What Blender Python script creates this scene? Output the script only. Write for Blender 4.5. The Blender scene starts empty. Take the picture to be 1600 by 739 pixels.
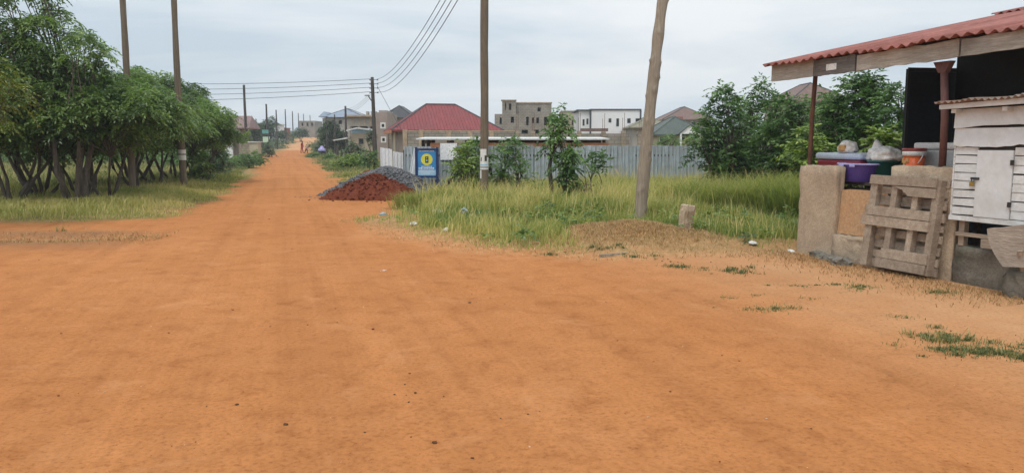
import bpy, bmesh, math, random
import numpy as np
from mathutils import Vector, Matrix, noise

scene = bpy.context.scene
COL = scene.collection
R = math.radians
rng = np.random.default_rng(11)
random.seed(5)

# ------------------------------------------------------------------ camera
EYE, FPX = 1.6, 1200.0
PITCH = math.atan((369.5 - 226.0) / FPX)
CP, SP = math.cos(PITCH), math.sin(PITCH)
cam = bpy.data.cameras.new('camera')
cam.sensor_width = 36.0
cam.lens = 36.0 * FPX / 1600.0
cam.clip_start, cam.clip_end = 0.05, 6000
cam_o = bpy.data.objects.new('camera', cam)
cam_o.location = (0, 0, EYE)
cam_o.rotation_euler = (R(90) - PITCH, 0, 0)
COL.objects.link(cam_o)
scene.camera = cam_o


def ray(px, py):
    u, v = (px - 800) / FPX, (369.5 - py) / FPX
    return Vector((u, CP + v * SP, -SP + v * CP))


def at(px, py, Y):
    d = ray(px, py)
    return Vector((0, 0, EYE)) + d * (Y / d.y)


def gp(px, py, z=0.0):
    d = ray(px, py)
    return Vector((0, 0, EYE)) + d * ((z - EYE) / d.z)


# ------------------------------------------------------------------ numpy noise
_T = np.random.default_rng(3).random((256, 256))


def vn(x, y, seed=0):
    x = np.asarray(x, float) + seed * 37.17
    y = np.asarray(y, float) + seed * 11.71
    xi, yi = np.floor(x).astype(int), np.floor(y).astype(int)
    fx, fy = x - xi, y - yi
    fx, fy = fx * fx * (3 - 2 * fx), fy * fy * (3 - 2 * fy)
    a, b = _T[xi & 255, yi & 255], _T[(xi + 1) & 255, yi & 255]
    c, d = _T[xi & 255, (yi + 1) & 255], _T[(xi + 1) & 255, (yi + 1) & 255]
    return (a * (1 - fx) + b * fx) * (1 - fy) + (c * (1 - fx) + d * fx) * fy


def fbm(x, y, s, seed=0, o=4):
    r, a, t = 0, 1.0, 0
    for k in range(o):
        r = r + a * vn(np.asarray(x) / s * 2 ** k, np.asarray(y) / s * 2 ** k, seed + k)
        t += a
        a *= .5
    return r / t


def sstep(a, b, x):
    t = np.clip((np.asarray(x, float) - a) / (b - a), 0, 1)
    return t * t * (3 - 2 * t)


# ------------------------------------------------------------------ materials
MATS = {}


def new_mat(name):
    m = bpy.data.materials.new(name)
    m.use_nodes = True
    MATS[name] = m
    nt = m.node_tree
    return m, nt, nt.nodes, nt.links, nt.nodes['Principled BSDF']


def ramp(N, stops, interp='LINEAR'):
    r = N.new('ShaderNodeValToRGB')
    r.color_ramp.interpolation = interp
    el = r.color_ramp.elements
    while len(el) < len(stops):
        el.new(0.5)
    for e, (p, c) in zip(el, stops):
        e.position = p
        e.color = (c[0], c[1], c[2], 1)
    return r


def mixc(N, L, fac, a, b, mode='MIX'):
    m = N.new('ShaderNodeMix')
    m.data_type = 'RGBA'
    m.blend_type = mode
    for sock, v in ((m.inputs[0], fac), (m.inputs[6], a), (m.inputs[7], b)):
        if isinstance(v, (int, float)):
            sock.default_value = v
        elif isinstance(v, (tuple, list)):
            sock.default_value = (v[0], v[1], v[2], 1)
        else:
            L.new(v, sock)
    return m.outputs[2]


def noise_tex(N, L, vec, scale, detail=4, rough=.55, dist=0):
    n = N.new('ShaderNodeTexNoise')
    n.inputs['Scale'].default_value = scale
    n.inputs['Detail'].default_value = detail
    n.inputs['Roughness'].default_value = rough
    n.inputs['Distortion'].default_value = dist
    L.new(vec, n.inputs['Vector'])
    return n.outputs['Fac']


def coords(N, L, stretch=(1, 1, 1), kind='Object'):
    tc = N.new('ShaderNodeTexCoord')
    mp = N.new('ShaderNodeMapping')
    mp.inputs['Scale'].default_value = stretch
    L.new(tc.outputs[kind], mp.inputs['Vector'])
    return mp.outputs['Vector']


def bump(N, L, P, h, strength, dist=.02):
    b = N.new('ShaderNodeBump')
    b.inputs['Strength'].default_value = strength
    b.inputs['Distance'].default_value = dist
    L.new(h, b.inputs['Height'])
    L.new(b.outputs['Normal'], P.inputs['Normal'])


def mottled(name, a, b, scale=3, stretch=(1, 1, 1), rough=.9, metal=0, bmp=.3, fine=40, dirt=None, dirt_scale=1.2, dirt_amt=.5, rnd=0.0, spec=.3, grain=.25):
    """two-tone mottled surface with fine grain, optional dirt patches, optional per-object brightness"""
    m, nt, N, L, P = new_mat(name)
    v = coords(N, L, stretch)
    n1 = noise_tex(N, L, v, scale, 5, .6, .3)
    r = ramp(N, [(.32, a), (.68, b)])
    L.new(n1, r.inputs[0])
    out = r.outputs[0]
    n2 = noise_tex(N, L, v, fine, 3, .7)
    g = ramp(N, [(.3, (1 - grain * 1.1,) * 3), (.7, (1 + grain * .6,) * 3)])
    L.new(n2, g.inputs[0])
    out = mixc(N, L, 1.0, out, g.outputs[0], 'MULTIPLY')
    if dirt is not None:
        n3 = noise_tex(N, L, coords(N, L), dirt_scale, 6, .65, .6)
        k = ramp(N, [(.45, (0, 0, 0)), (.72, (dirt_amt,) * 3)])
        L.new(n3, k.inputs[0])
        out = mixc(N, L, k.outputs[0], out, dirt)
    if rnd:
        oi = N.new('ShaderNodeObjectInfo')
        q = ramp(N, [(0, (1 - rnd,) * 3), (1, (1 + rnd,) * 3)])
        L.new(oi.outputs['Random'], q.inputs[0])
        out = mixc(N, L, 1.0, out, q.outputs[0], 'MULTIPLY')
    L.new(out, P.inputs['Base Color'])
    P.inputs['Roughness'].default_value = rough
    P.inputs['Metallic'].default_value = metal
    P.inputs['Specular IOR Level'].default_value = spec
    if bmp:
        bump(N, L, P, n2, bmp)
    return m


def block_mat(name, a, b, mortar, w=.42, h=.2, dirt=(.12, .10, .08)):
    """sandcrete block masonry, works on any upright wall"""
    m, nt, N, L, P = new_mat(name)
    tc = N.new('ShaderNodeTexCoord')
    sx = N.new('ShaderNodeSeparateXYZ')
    L.new(tc.outputs['Object'], sx.inputs[0])
    ad = N.new('ShaderNodeMath')
    L.new(sx.outputs[0], ad.inputs[0])
    L.new(sx.outputs[1], ad.inputs[1])
    cx = N.new('ShaderNodeCombineXYZ')
    L.new(ad.outputs[0], cx.inputs[0])
    L.new(sx.outputs[2], cx.inputs[1])
    br = N.new('ShaderNodeTexBrick')
    br.inputs['Color1'].default_value = (*a, 1)
    br.inputs['Color2'].default_value = (*b, 1)
    br.inputs['Mortar'].default_value = (*mortar, 1)
    br.inputs['Scale'].default_value = 1
    br.inputs['Mortar Size'].default_value = .018
    br.inputs['Brick Width'].default_value = w
    br.inputs['Row Height'].default_value = h
    L.new(cx.outputs[0], br.inputs['Vector'])
    n3 = noise_tex(N, L, tc.outputs['Object'], .7, 6, .7, .5)
    k = ramp(N, [(.42, (0, 0, 0)), (.75, (.6,) * 3)])
    L.new(n3, k.inputs[0])
    out = mixc(N, L, k.outputs[0], br.outputs['Color'], dirt)
    L.new(out, P.inputs['Base Color'])
    P.inputs['Roughness'].default_value = .95
    P.inputs['Specular IOR Level'].default_value = .15
    return m


def leaf_mat(name, dark, mid, light, trans=.3, gloss=.55):
    m, nt, N, L, P = new_mat(name)
    at_ = N.new('ShaderNodeAttribute')
    at_.attribute_name = 't'
    r = ramp(N, [(0, dark), (.55, mid), (1, light)])
    L.new(at_.outputs['Fac'], r.inputs[0])
    oi = N.new('ShaderNodeObjectInfo')
    q = ramp(N, [(0, (.82, .85, .82)), (1, (1.16, 1.12, 1.1))])
    L.new(oi.outputs['Random'], q.inputs[0])
    c = mixc(N, L, 1.0, r.outputs[0], q.outputs[0], 'MULTIPLY')
    L.new(c, P.inputs['Base Color'])
    P.inputs['Roughness'].default_value = .42
    P.inputs['Specular IOR Level'].default_value = gloss
    tr = N.new('ShaderNodeBsdfTranslucent')
    c2 = mixc(N, L, 1.0, c, (1.1, 1.25, .6), 'MULTIPLY')
    L.new(c2, tr.inputs['Color'])
    ms = N.new('ShaderNodeMixShader')
    ms.inputs[0].default_value = trans
    L.new(P.outputs[0], ms.inputs[1])
    L.new(tr.outputs[0], ms.inputs[2])
    L.new(ms.outputs[0], N['Material Output'].inputs['Surface'])
    return m


def plain(name, c, rough=.5, metal=0, spec=.4):
    return mottled(name, tuple(x * .9 for x in c), tuple(x * 1.08 for x in c), 6, rough=rough, metal=metal, bmp=.05, fine=60, spec=spec)


mottled('pole_wood', (.15, .115, .08), (.22, .175, .125), 3, (9, 9, .5), bmp=.6, fine=9, dirt=(.09, .075, .06), dirt_scale=.9)
mottled('pole_pale', (.27, .225, .17), (.37, .32, .25), 3, (9, 9, .45), bmp=.6, fine=9, dirt=(.13, .1, .08), dirt_scale=1.3)
mottled('pole_dark', (.055, .05, .045), (.09, .08, .07), 3, (8, 8, .5), bmp=.3, fine=9)
mottled('bark', (.075, .06, .046), (.15, .125, .1), 4, (5, 5, .8), bmp=.8, fine=18)
mottled('bark_pale', (.13, .11, .085), (.22, .19, .15), 4, (5, 5, .8), bmp=.8, fine=18)
mottled('galvanised', (.3, .355, .385), (.52, .585, .62), 2.2, (9, 9, .4), rough=.5, metal=.1, bmp=.1, fine=20, dirt=(.22, .17, .13), dirt_scale=1.6, dirt_amt=.6, rnd=.24)
mottled('bright_sheet', (.74, .76, .78), (.82, .84, .85), 1.6, (6, 6, .5), rough=.5, metal=.0, bmp=.1, fine=20, rnd=.1)
mottled('red_roof', (.2, .042, .045), (.27, .062, .062), 1.4, (4, .6, 1), rough=.6, bmp=.1, fine=8, dirt=(.12, .05, .05), dirt_scale=.5, dirt_amt=.5)
mottled('stall_roof', (.25, .085, .068), (.37, .15, .125), 1.5, (3, .6, 1), rough=.75, bmp=.15, fine=14, dirt=(.14, .055, .04), dirt_scale=2.2, dirt_amt=.8)
mottled('rusty_sheet', (.2, .15, .12), (.34, .3, .27), 3, (3, 1, 1), rough=.7, bmp=.3, fine=20, dirt=(.2, .08, .035), dirt_scale=2.5, dirt_amt=.85)
mottled('fascia_wood', (.33, .29, .245), (.47, .43, .37), 2.2, (.8, 8, 10), bmp=.5, fine=9, dirt=(.19, .17, .14), dirt_scale=2.1, dirt_amt=.7, rnd=.12)
mottled('fascia_stained', (.12, .11, .1), (.2, .18, .16), 2.2, (.8, 8, 10), bmp=.5, fine=9, dirt=(.05, .05, .055), dirt_scale=3, dirt_amt=.7)
mottled('pallet_wood', (.3, .235, .175), (.43, .35, .27), 2.0, (1.2, 10, 10), bmp=.6, fine=8, dirt=(.17, .125, .09), dirt_scale=1.8, dirt_amt=.6, rnd=.16)
mottled('plywood', (.26, .21, .165), (.36, .3, .24), 1.6, (1, 7, 7), bmp=.5, fine=9, dirt=(.15, .12, .1), dirt_scale=2, dirt_amt=.6)
mottled('tan_board', (.46, .27, .14), (.55, .35, .195), 3, bmp=.2, fine=30, dirt=(.3, .19, .11), dirt_scale=3, dirt_amt=.5)
mottled('concrete', (.41, .315, .22), (.53, .425, .31), 2.2, bmp=.5, fine=45, dirt=(.17, .125, .085), dirt_scale=2.3, dirt_amt=.6)
mottled('concrete_dark', (.14, .125, .1), (.24, .21, .17), 2.6, bmp=.6, fine=35, dirt=(.07, .08, .05), dirt_scale=2.5, dirt_amt=.75)
mottled('slab_stone', (.16, .15, .125), (.25, .23, .19), 3, bmp=.6, fine=35, rnd=.15)
mottled('white_paint', (.6, .63, .645), (.66, .69, .7), 1.2, bmp=.05, fine=12, dirt=(.42, .385, .33), dirt_scale=2.8, dirt_amt=.4, rough=.6, grain=.08)
mottled('white_plank', (.6, .625, .62), (.67, .69, .69), 2, (1, 6, 6), bmp=.15, fine=14, dirt=(.33, .29, .24), dirt_scale=3.6, dirt_amt=.6, rough=.65, grain=.12)
mottled('black_sheet', (.012, .016, .022), (.02, .026, .034), 2, bmp=.05, fine=20, rough=.65)
mottled('rust_iron', (.12, .055, .035), (.2, .095, .06), 5, (3, 3, .7), bmp=.4, fine=30, dirt=(.05, .035, .03), dirt_scale=4, rough=.8)
mottled('maroon_pipe', (.13, .06, .052), (.17, .08, .07), 5, (3, 3, .7), bmp=.2, fine=30, rough=.6)
mottled('dark_wood', (.045, .035, .028), (.08, .065, .05), 3, (1, 8, 8), bmp=.4, fine=10)
plain('maroon_plastic', (.24, .022, .035), .4)
plain('pale_blue_plastic', (.5, .58, .68), .4)
plain('purple_plastic', (.105, .075, .36), .35)
plain('purple_rim', (.36, .34, .62), .35)
plain('green_plastic', (.02, .1, .085), .35)
plain('orange_plastic', (.72, .13, .03), .4)
plain('red_plastic', (.3, .035, .025), .4)
plain('white_plastic', (.72, .72, .7), .45)
plain('grey_plastic', (.48, .5, .5), .5)
mottled('thin_plastic', (.62, .62, .58), (.82, .82, .8), 14, rough=.35, bmp=.2, fine=30, dirt=(.35, .3, .22), dirt_scale=6, dirt_amt=.5)
plain('bread', (.55, .33, .13), .8)
plain('blue_litter', (.34, .43, .48), .4)
plain('black_iron', (.03, .03, .03), .6)
plain('brass', (.35, .25, .07), .4, .6)
plain('navy', (.012, .03, .11), .5)
plain('sign_blue', (.04, .25, .55), .5)
plain('sign_pale', (.33, .55, .72), .5)
plain('sign_yellow', (.72, .68, .08), .5)
plain('sign_dark', (.05, .05, .04), .5)
plain('green_sign', (.5, .68, .5), .5)
plain('wire', (.09, .1, .11), .6)
plain('ceramic', (.3, .3, .3), .4)
plain('window_white', (.72, .71, .68), .6)
plain('dark_glass', (.025, .03, .035), .15)
plain('teal_paint', (.12, .32, .3), .6)
block_mat('block_grey', (.27, .25, .215), (.33, .305, .26), (.19, .17, .15))
block_mat('block_warm', (.31, .26, .2), (.38, .32, .25), (.23, .19, .15))
mottled('render_cream', (.42, .37, .27), (.5, .44, .33), .8, bmp=.1, fine=20, dirt=(.26, .22, .16), dirt_scale=.7, dirt_amt=.5)
mottled('render_pink', (.3, .24, .21), (.37, .31, .27), .8, bmp=.1, fine=20, dirt=(.2, .16, .14), dirt_scale=.7, dirt_amt=.5)
mottled('render_grey', (.33, .31, .28), (.4, .38, .34), .8, bmp=.1, fine=20, dirt=(.2, .18, .16), dirt_scale=.7, dirt_amt=.5)
mottled('house_white', (.76, .77, .78), (.82, .83, .84), .6, bmp=.05, fine=20)
mottled('roof_charcoal', (.05, .055, .062), (.075, .08, .088), 1, (3, 1, 1), bmp=.1, fine=9, rough=.6)
mottled('roof_blue', (.19, .25, .33), (.26, .32, .4), 1, (3, 1, 1), bmp=.1, fine=9, rough=.5)
mottled('roof_mauve', (.25, .17, .165), (.33, .235, .225), 1, (3, 1, 1), bmp=.1, fine=9, rough=.6)
mottled('roof_brown', (.15, .095, .08), (.2, .13, .11), 1, (3, 1, 1), bmp=.1, fine=9, rough=.7)
mottled('roof_olive', (.2, .19, .14), (.26, .245, .185), 1, (3, 1, 1), bmp=.1, fine=9, rough=.7)
mottled('roof_green', (.06, .08, .07), (.085, .11, .095), 1, (3, 1, 1), bmp=.1, fine=9, rough=.6)
mottled('roof_pale', (.55, .57, .56), (.66, .68, .68), 1, (3, 1, 1), bmp=.1, fine=9, rough=.5)
mottled('brick_red', (.27, .075, .05), (.33, .1, .07), 2, bmp=.1, fine=20)
mottled('timber_orange', (.38, .17, .09), (.46, .23, .13), 2, (1, 8, 8), bmp=.3, fine=9)
mottled('gravel', (.09, .093, .1), (.17, .174, .182), 26, bmp=1, fine=60, rough=.9)
mottled('gravel_stone', (.1, .104, .112), (.21, .214, .225), 3, bmp=.3, fine=30, rough=.9)
mottled('red_earth', (.13, .036, .02), (.19, .055, .03), 5, bmp=1, fine=40, rough=1, spec=.1)
mottled('clod', (.09, .045, .025), (.16, .08, .045), 30, bmp=.5, fine=60, rough=1, spec=.1)
mottled('pale_stone', (.5, .36, .24), (.62, .48, .34), 30, bmp=.3, fine=60, rough=1)
mottled('skin', (.06, .03, .02), (.08, .042, .028), 6, bmp=0, rough=.6)
plain('hair', (.01, .009, .008), .8)
plain('cloth_red', (.32, .03, .025), .9)
plain('cloth_dark', (.04, .035, .045), .9)
plain('cloth_pink', (.5, .3, .27), .9)
plain('cloth_blue', (.08, .1, .2), .9)
leaf_mat('leaf_neem', (.06, .11, .04), (.135, .22, .066), (.26, .37, .11), .42)
leaf_mat('leaf_young', (.07, .125, .024), (.16, .21, .036), (.3, .28, .06))
leaf_mat('leaf_right', (.05, .108, .036), (.105, .2, .06), (.2, .32, .1), .38)
leaf_mat('leaf_lime', (.085, .15, .03), (.17, .26, .05), (.28, .36, .075))
leaf_mat('leaf_far', (.04, .072, .034), (.07, .12, .053), (.13, .19, .085), .2)
leaf_mat('grass_tall', (.11, .19, .055), (.32, .345, .115), (.62, .52, .26), .4, .2)
leaf_mat('grass_short', (.12, .18, .055), (.3, .31, .1), (.56, .46, .22), .35, .2)
leaf_mat('grass_green', (.085, .12, .05), (.18, .215, .085), (.45, .36, .18), .3, .2)
leaf_mat('straw', (.28, .16, .075), (.46, .3, .155), (.64, .47, .27), .25, .15)
# ------------------------------------------------------------------ mesh helpers
def tag(o, label=None, cat=None, group=None, kind=None):
    for k, v in (('label', label), ('category', cat), ('group', group), ('kind', kind)):
        if v:
            o[k] = v
    return o


def thing(name, label, cat, loc=(0, 0, 0), rz=0.0, group=None):
    o = bpy.data.objects.new(name, None)
    o.empty_display_size = .2
    o.location = loc
    o.rotation_euler = (0, 0, rz)
    COL.objects.link(o)
    return tag(o, label, cat, group)


def link(name, me, mats, parent=None, loc=None):
    for m in mats if isinstance(mats, (list, tuple)) else [mats]:
        me.materials.append(MATS[m])
    o = bpy.data.objects.new(name, me)
    COL.objects.link(o)
    if parent is not None:
        o.parent = parent
    if loc is not None:
        o.location = loc
    return o


def copy_tree(o, parent=None):
    c = o.copy()
    COL.objects.link(c)
    c.parent = parent
    for ch in list(o.children):
        copy_tree(ch, c)
    return c


class MB:
    def __init__(self):
        self.v, self.f = [], []

    def add(self, vs, fs):
        b = len(self.v)
        self.v.extend([tuple(p) for p in vs])
        self.f.extend([tuple(b + i for i in f) for f in fs])
        return self

    def hexa(self, p):
        """8 corners: bottom four counter-clockwise, then the top four"""
        return self.add(p, [(3, 2, 1, 0), (4, 5, 6, 7), (0, 1, 5, 4), (1, 2, 6, 5), (2, 3, 7, 6), (3, 0, 4, 7)])

    def box(self, x0, x1, y0, y1, z0, z1, M=None, jit=0):
        p = [Vector(q) for q in ((x0, y0, z0), (x1, y0, z0), (x1, y1, z0), (x0, y1, z0), (x0, y0, z1), (x1, y0, z1), (x1, y1, z1), (x0, y1, z1))]
        if jit:
            p = [q + Vector((random.uniform(-jit, jit), random.uniform(-jit, jit), random.uniform(-jit, jit))) for q in p]
        if M is not None:
            p = [M @ q for q in p]
        return self.hexa(p)

    def tube(self, pts, rad, n=8, cap=True):
        pts = [Vector(p) for p in pts]
        if not hasattr(rad, '__len__'):
            rad = [rad] * len(pts)
        b = len(self.v)
        for i, p in enumerate(pts):
            t = (pts[min(i + 1, len(pts) - 1)] - pts[max(i - 1, 0)]).normalized()
            a = t.cross(Vector((0, 0, 1)) if abs(t.z) < .9 else Vector((1, 0, 0))).normalized()
            c = t.cross(a)
            for k in range(n):
                an = 2 * math.pi * k / n
                self.v.append(tuple(p + (a * math.cos(an) + c * math.sin(an)) * rad[i]))
        for i in range(len(pts) - 1):
            for k in range(n):
                k2 = (k + 1) % n
                self.f.append((b + i * n + k, b + i * n + k2, b + (i + 1) * n + k2, b + (i + 1) * n + k))
        if cap:
            self.f.append(tuple(b + k for k in range(n))[::-1])
            self.f.append(tuple(b + (len(pts) - 1) * n + k for k in range(n)))
        return self

    def lathe(self, prof, n=24, c=(0, 0), sx=1, sy=1):
        """profile of (radius, z) about an upright axis at c"""
        b = len(self.v)
        for r, z in prof:
            for k in range(n):
                an = 2 * math.pi * k / n
                self.v.append((c[0] + r * sx * math.cos(an), c[1] + r * sy * math.sin(an), z))
        for i in range(len(prof) - 1):
            for k in range(n):
                k2 = (k + 1) % n
                self.f.append((b + i * n + k, b + i * n + k2, b + (i + 1) * n + k2, b + (i + 1) * n + k))
        self.f.append(tuple(b + k for k in range(n))[::-1])
        self.f.append(tuple(b + (len(prof) - 1) * n + k for k in range(n)))
        return self

    def wall(self, x0, x1, z0, z1, y0, y1, holes=(), M=None):
        """upright wall slab with real openings cut through it"""
        xs = sorted({x0, x1, *[h[0] for h in holes], *[h[1] for h in holes]})
        zs = sorted({z0, z1, *[h[2] for h in holes], *[h[3] for h in holes]})
        for a, b in zip(xs, xs[1:]):
            run = None
            for c, d in zip(zs, zs[1:]):
                mx, mz = (a + b) / 2, (c + d) / 2
                if any(h[0] < mx < h[1] and h[2] < mz < h[3] for h in holes):
                    if run:
                        self.box(a, b, y0, y1, run[0], run[1], M)
                    run = None
                else:
                    run = (run[0] if run else c, d)
            if run:
                self.box(a, b, y0, y1, run[0], run[1], M)
        return self

    def hip(self, x0, x1, y0, y1, z, h, inset=None, ov=.4, t=.12):
        """hip roof; ridge along the longer side"""
        x0, x1, y0, y1 = x0 - ov, x1 + ov, y0 - ov, y1 + ov
        w, d = x1 - x0, y1 - y0
        if w >= d:
            i = d / 2 if inset is None else inset
            r0, r1 = (x0 + i, (y0 + y1) / 2, z + h), (x1 - i, (y0 + y1) / 2, z + h)
            fs = [(0, 1, 5, 4), (1, 2, 5), (2, 3, 4, 5), (3, 0, 4)]
        else:
            i = w / 2 if inset is None else inset
            r0, r1 = ((x0 + x1) / 2, y0 + i, z + h), ((x0 + x1) / 2, y1 - i, z + h)
            fs = [(0, 1, 4), (1, 2, 5, 4), (2, 3, 5), (3, 0, 4, 5)]
        b = len(self.v)
        self.add([(x0, y0, z), (x1, y0, z), (x1, y1, z), (x0, y1, z), r0, r1], fs)
        self.add([(x0, y0, z - t), (x1, y0, z - t), (x1, y1, z - t), (x0, y1, z - t)], [(3, 2, 1, 0)])
        self.f += [(b + 6 + i, b + 6 + (i + 1) % 4, b + (i + 1) % 4, b + i) for i in range(4)]
        return r0, r1, [(x0, y0, z), (x1, y0, z), (x1, y1, z), (x0, y1, z)]

    def build(self, name, mats, parent=None, loc=None, smooth=False, bevel=0, sub=0):
        me = bpy.data.meshes.new(name)
        me.from_pydata(self.v, [], self.f)
        if smooth:
            me.polygons.foreach_set('use_smooth', [True] * len(me.polygons))
        o = link(name, me, mats, parent, loc)
        if bevel:
            b = o.modifiers.new('bevel', 'BEVEL')
            b.width = bevel
            b.segments = 2
            b.limit_method = 'ANGLE'
        if sub:
            s = o.modifiers.new('subdiv', 'SUBSURF')
            s.levels = s.render_levels = sub
        return o


def np_mesh(name, V, F, attrs=None, smooth=False):
    """V (n,3), F list of (m,k) index arrays"""
    me = bpy.data.meshes.new(name)
    me.vertices.add(len(V))
    me.vertices.foreach_set('co', np.ascontiguousarray(V, np.float32).ravel())
    F = [f for f in F if len(f)]
    loops = np.concatenate([f.ravel() for f in F]).astype(np.int32)
    sizes = np.concatenate([np.full(len(f), f.shape[1]) for f in F])
    starts = np.concatenate([[0], np.cumsum(sizes)[:-1]]).astype(np.int32)
    me.loops.add(len(loops))
    me.loops.foreach_set('vertex_index', loops)
    me.polygons.add(len(sizes))
    me.polygons.foreach_set('loop_start', starts)
    if smooth:
        me.polygons.foreach_set('use_smooth', np.ones(len(sizes), bool))
    for k, (typ, a) in (attrs or {}).items():
        d = me.attributes.new(k, typ, 'POINT')
        d.data.foreach_set('value' if typ == 'FLOAT' else 'color', np.ascontiguousarray(a, np.float32).ravel())
    me.update(calc_edges=True)
    me.validate()
    return me


def nrm(a):
    return a / np.maximum(np.linalg.norm(a, axis=-1, keepdims=True), 1e-9)


# ------------------------------------------------------------------ foliage
def sprays(g, P, D, Ls, T, pairs=5, l=.09, w=.034, droop=.35):
    """pinnate leaf sprays: a drooping rachis with rhombic leaflets on both sides"""
    n = len(P)
    up = np.array([0, 0, 1.0])
    S = nrm(np.cross(D, up) + g.normal(0, .05, (n, 3)))
    Vs, Ts = [], []
    for k in range(pairs + 1):
        t = (k + .6) / (pairs + .6)
        base = P + D * (Ls * t)[:, None] + up * (-droop * Ls * t * t)[:, None]
        Dk = nrm(D - up * (droop * 1.6 * t))
        for s in ((1, -1) if k < pairs else (0,)):
            ld = nrm(Dk * (.55 if s else 1) + S * s * .85 - up * .25 + g.normal(0, .22, (n, 3)))
            wd = nrm(np.cross(ld, nrm(up + g.normal(0, .45, (n, 3)))))
            ll = l * g.uniform(.75, 1.2, n)[:, None]
            ww = w * g.uniform(.8, 1.2, n)[:, None] * .5
            Vs.append(np.stack([base, base + ld * ll * .42 + wd * ww, base + ld * ll, base + ld * ll * .42 - wd * ww], 1))
            Ts.append(np.repeat((T + g.normal(0, .06, n))[:, None], 4, 1))
    V = np.concatenate(Vs).reshape(-1, 3)
    return V, np.arange(len(V)).reshape(-1, 4), np.clip(np.concatenate(Ts).ravel(), 0, 1)


def clump_sprays(g, clumps, dens, L=.3, up=.15, low=-.45, shell=.35, **kw):
    """clumps: rows (x, y, z, radius, tint); dens sprays per unit of radius squared"""
    Ps, Ds, Ls, Ts = [], [], [], []
    for x, y, z, r, t in clumps:
        n = max(6, int(dens * r * r))
        d = nrm(g.normal(0, 1, (n, 3)))
        d[:, 2] = np.where(d[:, 2] < low, -d[:, 2] * .6, d[:, 2])
        rad = r * g.uniform(shell, 1, n) ** .6
        Ps.append(np.array([x, y, z]) + d * rad[:, None] * np.array([1, 1, .8]) * .8)
        Ds.append(nrm(d * np.array([1, 1, .6]) + np.array([0, 0, up]) + g.normal(0, .35, (n, 3))))
        Ls.append(L * g.uniform(.7, 1.25, n))
        Ts.append(t + g.normal(0, .1, n))
    return sprays(g, np.concatenate(Ps), np.concatenate(Ds), np.concatenate(Ls), np.concatenate(Ts), **kw)


def crown_clumps(g, R_, zb, H, n, rc=(.28, .42), squash=(.55, 1.0), cx=0, cy=0, ry=None):
    zc, hz = (H + zb) / 2, (H - zb) / 2
    out = []
    for i in range(n):
        d = nrm(g.normal(0, 1, 3) + np.array([0, 0, .25]))
        f = g.uniform(*squash)
        r = R_ * g.uniform(*rc)
        k = max(.3, 1 - r / R_ * .55)
        out.append((cx + d[0] * R_ * f * k, cy + d[1] * (ry or R_) * f * k, max(zb + r * .4, zc + d[2] * hz * f * max(.4, 1 - r / hz * .6)), r, g.uniform(.15, .75)))
    return out


def shrub_clumps(g, R_, zb, H, n, rc=(.2, .34)):
    out = []
    for i in range(n):
        h = (i + g.random()) / n
        p = max(.12, (1 - h ** 2.0)) ** .6 * (.8 + .2 * min(1, h * 5))
        a = g.uniform(0, 2 * math.pi)
        r = R_ * g.uniform(*rc) * (1 - .3 * h)
        f = g.uniform(.25, 1) ** .7 * p * (R_ - r * .6)
        out.append((math.cos(a) * f, math.sin(a) * f * .9, zb + r * .35 + (H - zb - r * 1.1) * h, r, g.uniform(.1, .85)))
    return out


def trunk_mesh(g, clumps, stems, fork, r0, spread=.5, limbs=True, n=7):
    """stems leaning out of the ground; limbs reach from each fork into the clumps"""
    mb = MB()
    heads = []
    for k in range(stems):
        a = 2 * math.pi * (k + g.uniform(0, .8)) / max(stems, 1)
        b = np.array([math.cos(a), math.sin(a), 0]) * (g.uniform(.06, .22) if stems > 1 else 0)
        top = b + np.array([math.cos(a), math.sin(a), 0]) * spread * g.uniform(.4, 1.2) + np.array([0, 0, fork * g.uniform(.85, 1.15)])
        mid = (b + top) / 2 + np.append(g.normal(0, .08, 2), 0)
        rr = r0 * g.uniform(.75, 1.15)
        q1, q3 = (b + mid) / 2 + np.append(g.normal(0, .03, 2), 0), (mid + top) / 2 + np.append(g.normal(0, .03, 2), 0)
        mb.tube([b - [0, 0, .1], b + [0, 0, .08], q1, mid, q3, top], [rr * 1.45, rr * 1.2, rr, rr * .9, rr * .82, rr * .7], n)
        heads.append((top, rr * .7))
    if limbs:
        for c in clumps:
            e = np.array(c[:3])
            t, rr = min(heads, key=lambda h: np.linalg.norm(h[0] - e))
            m = (t + e) / 2 + g.normal(0, .1, 3)
            mb.tube([t, (t + m) / 2 + [0, 0, .04], m, e], [rr * .62, rr * .48, rr * .34, rr * .12], 5)
    return mb


def plant(name, label, cat, loc, g, clumps, dens, leaf, stems=1, fork=.8, r0=.06, spread=.3, bark='bark', group=None, rz=0, L=.3, trunk_name='trunk', **kw):
    t = thing(name, label, cat, loc, rz, group)
    V, F, T = clump_sprays(g, clumps, dens, L, **kw)
    link('crown' if cat == 'tree' else 'foliage', np_mesh('crown', V, [F], {'t': ('FLOAT', T)}), leaf, t)
    trunk_mesh(g, clumps, stems, fork, r0, spread).build(trunk_name, bark, t, smooth=True)
    return t


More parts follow.
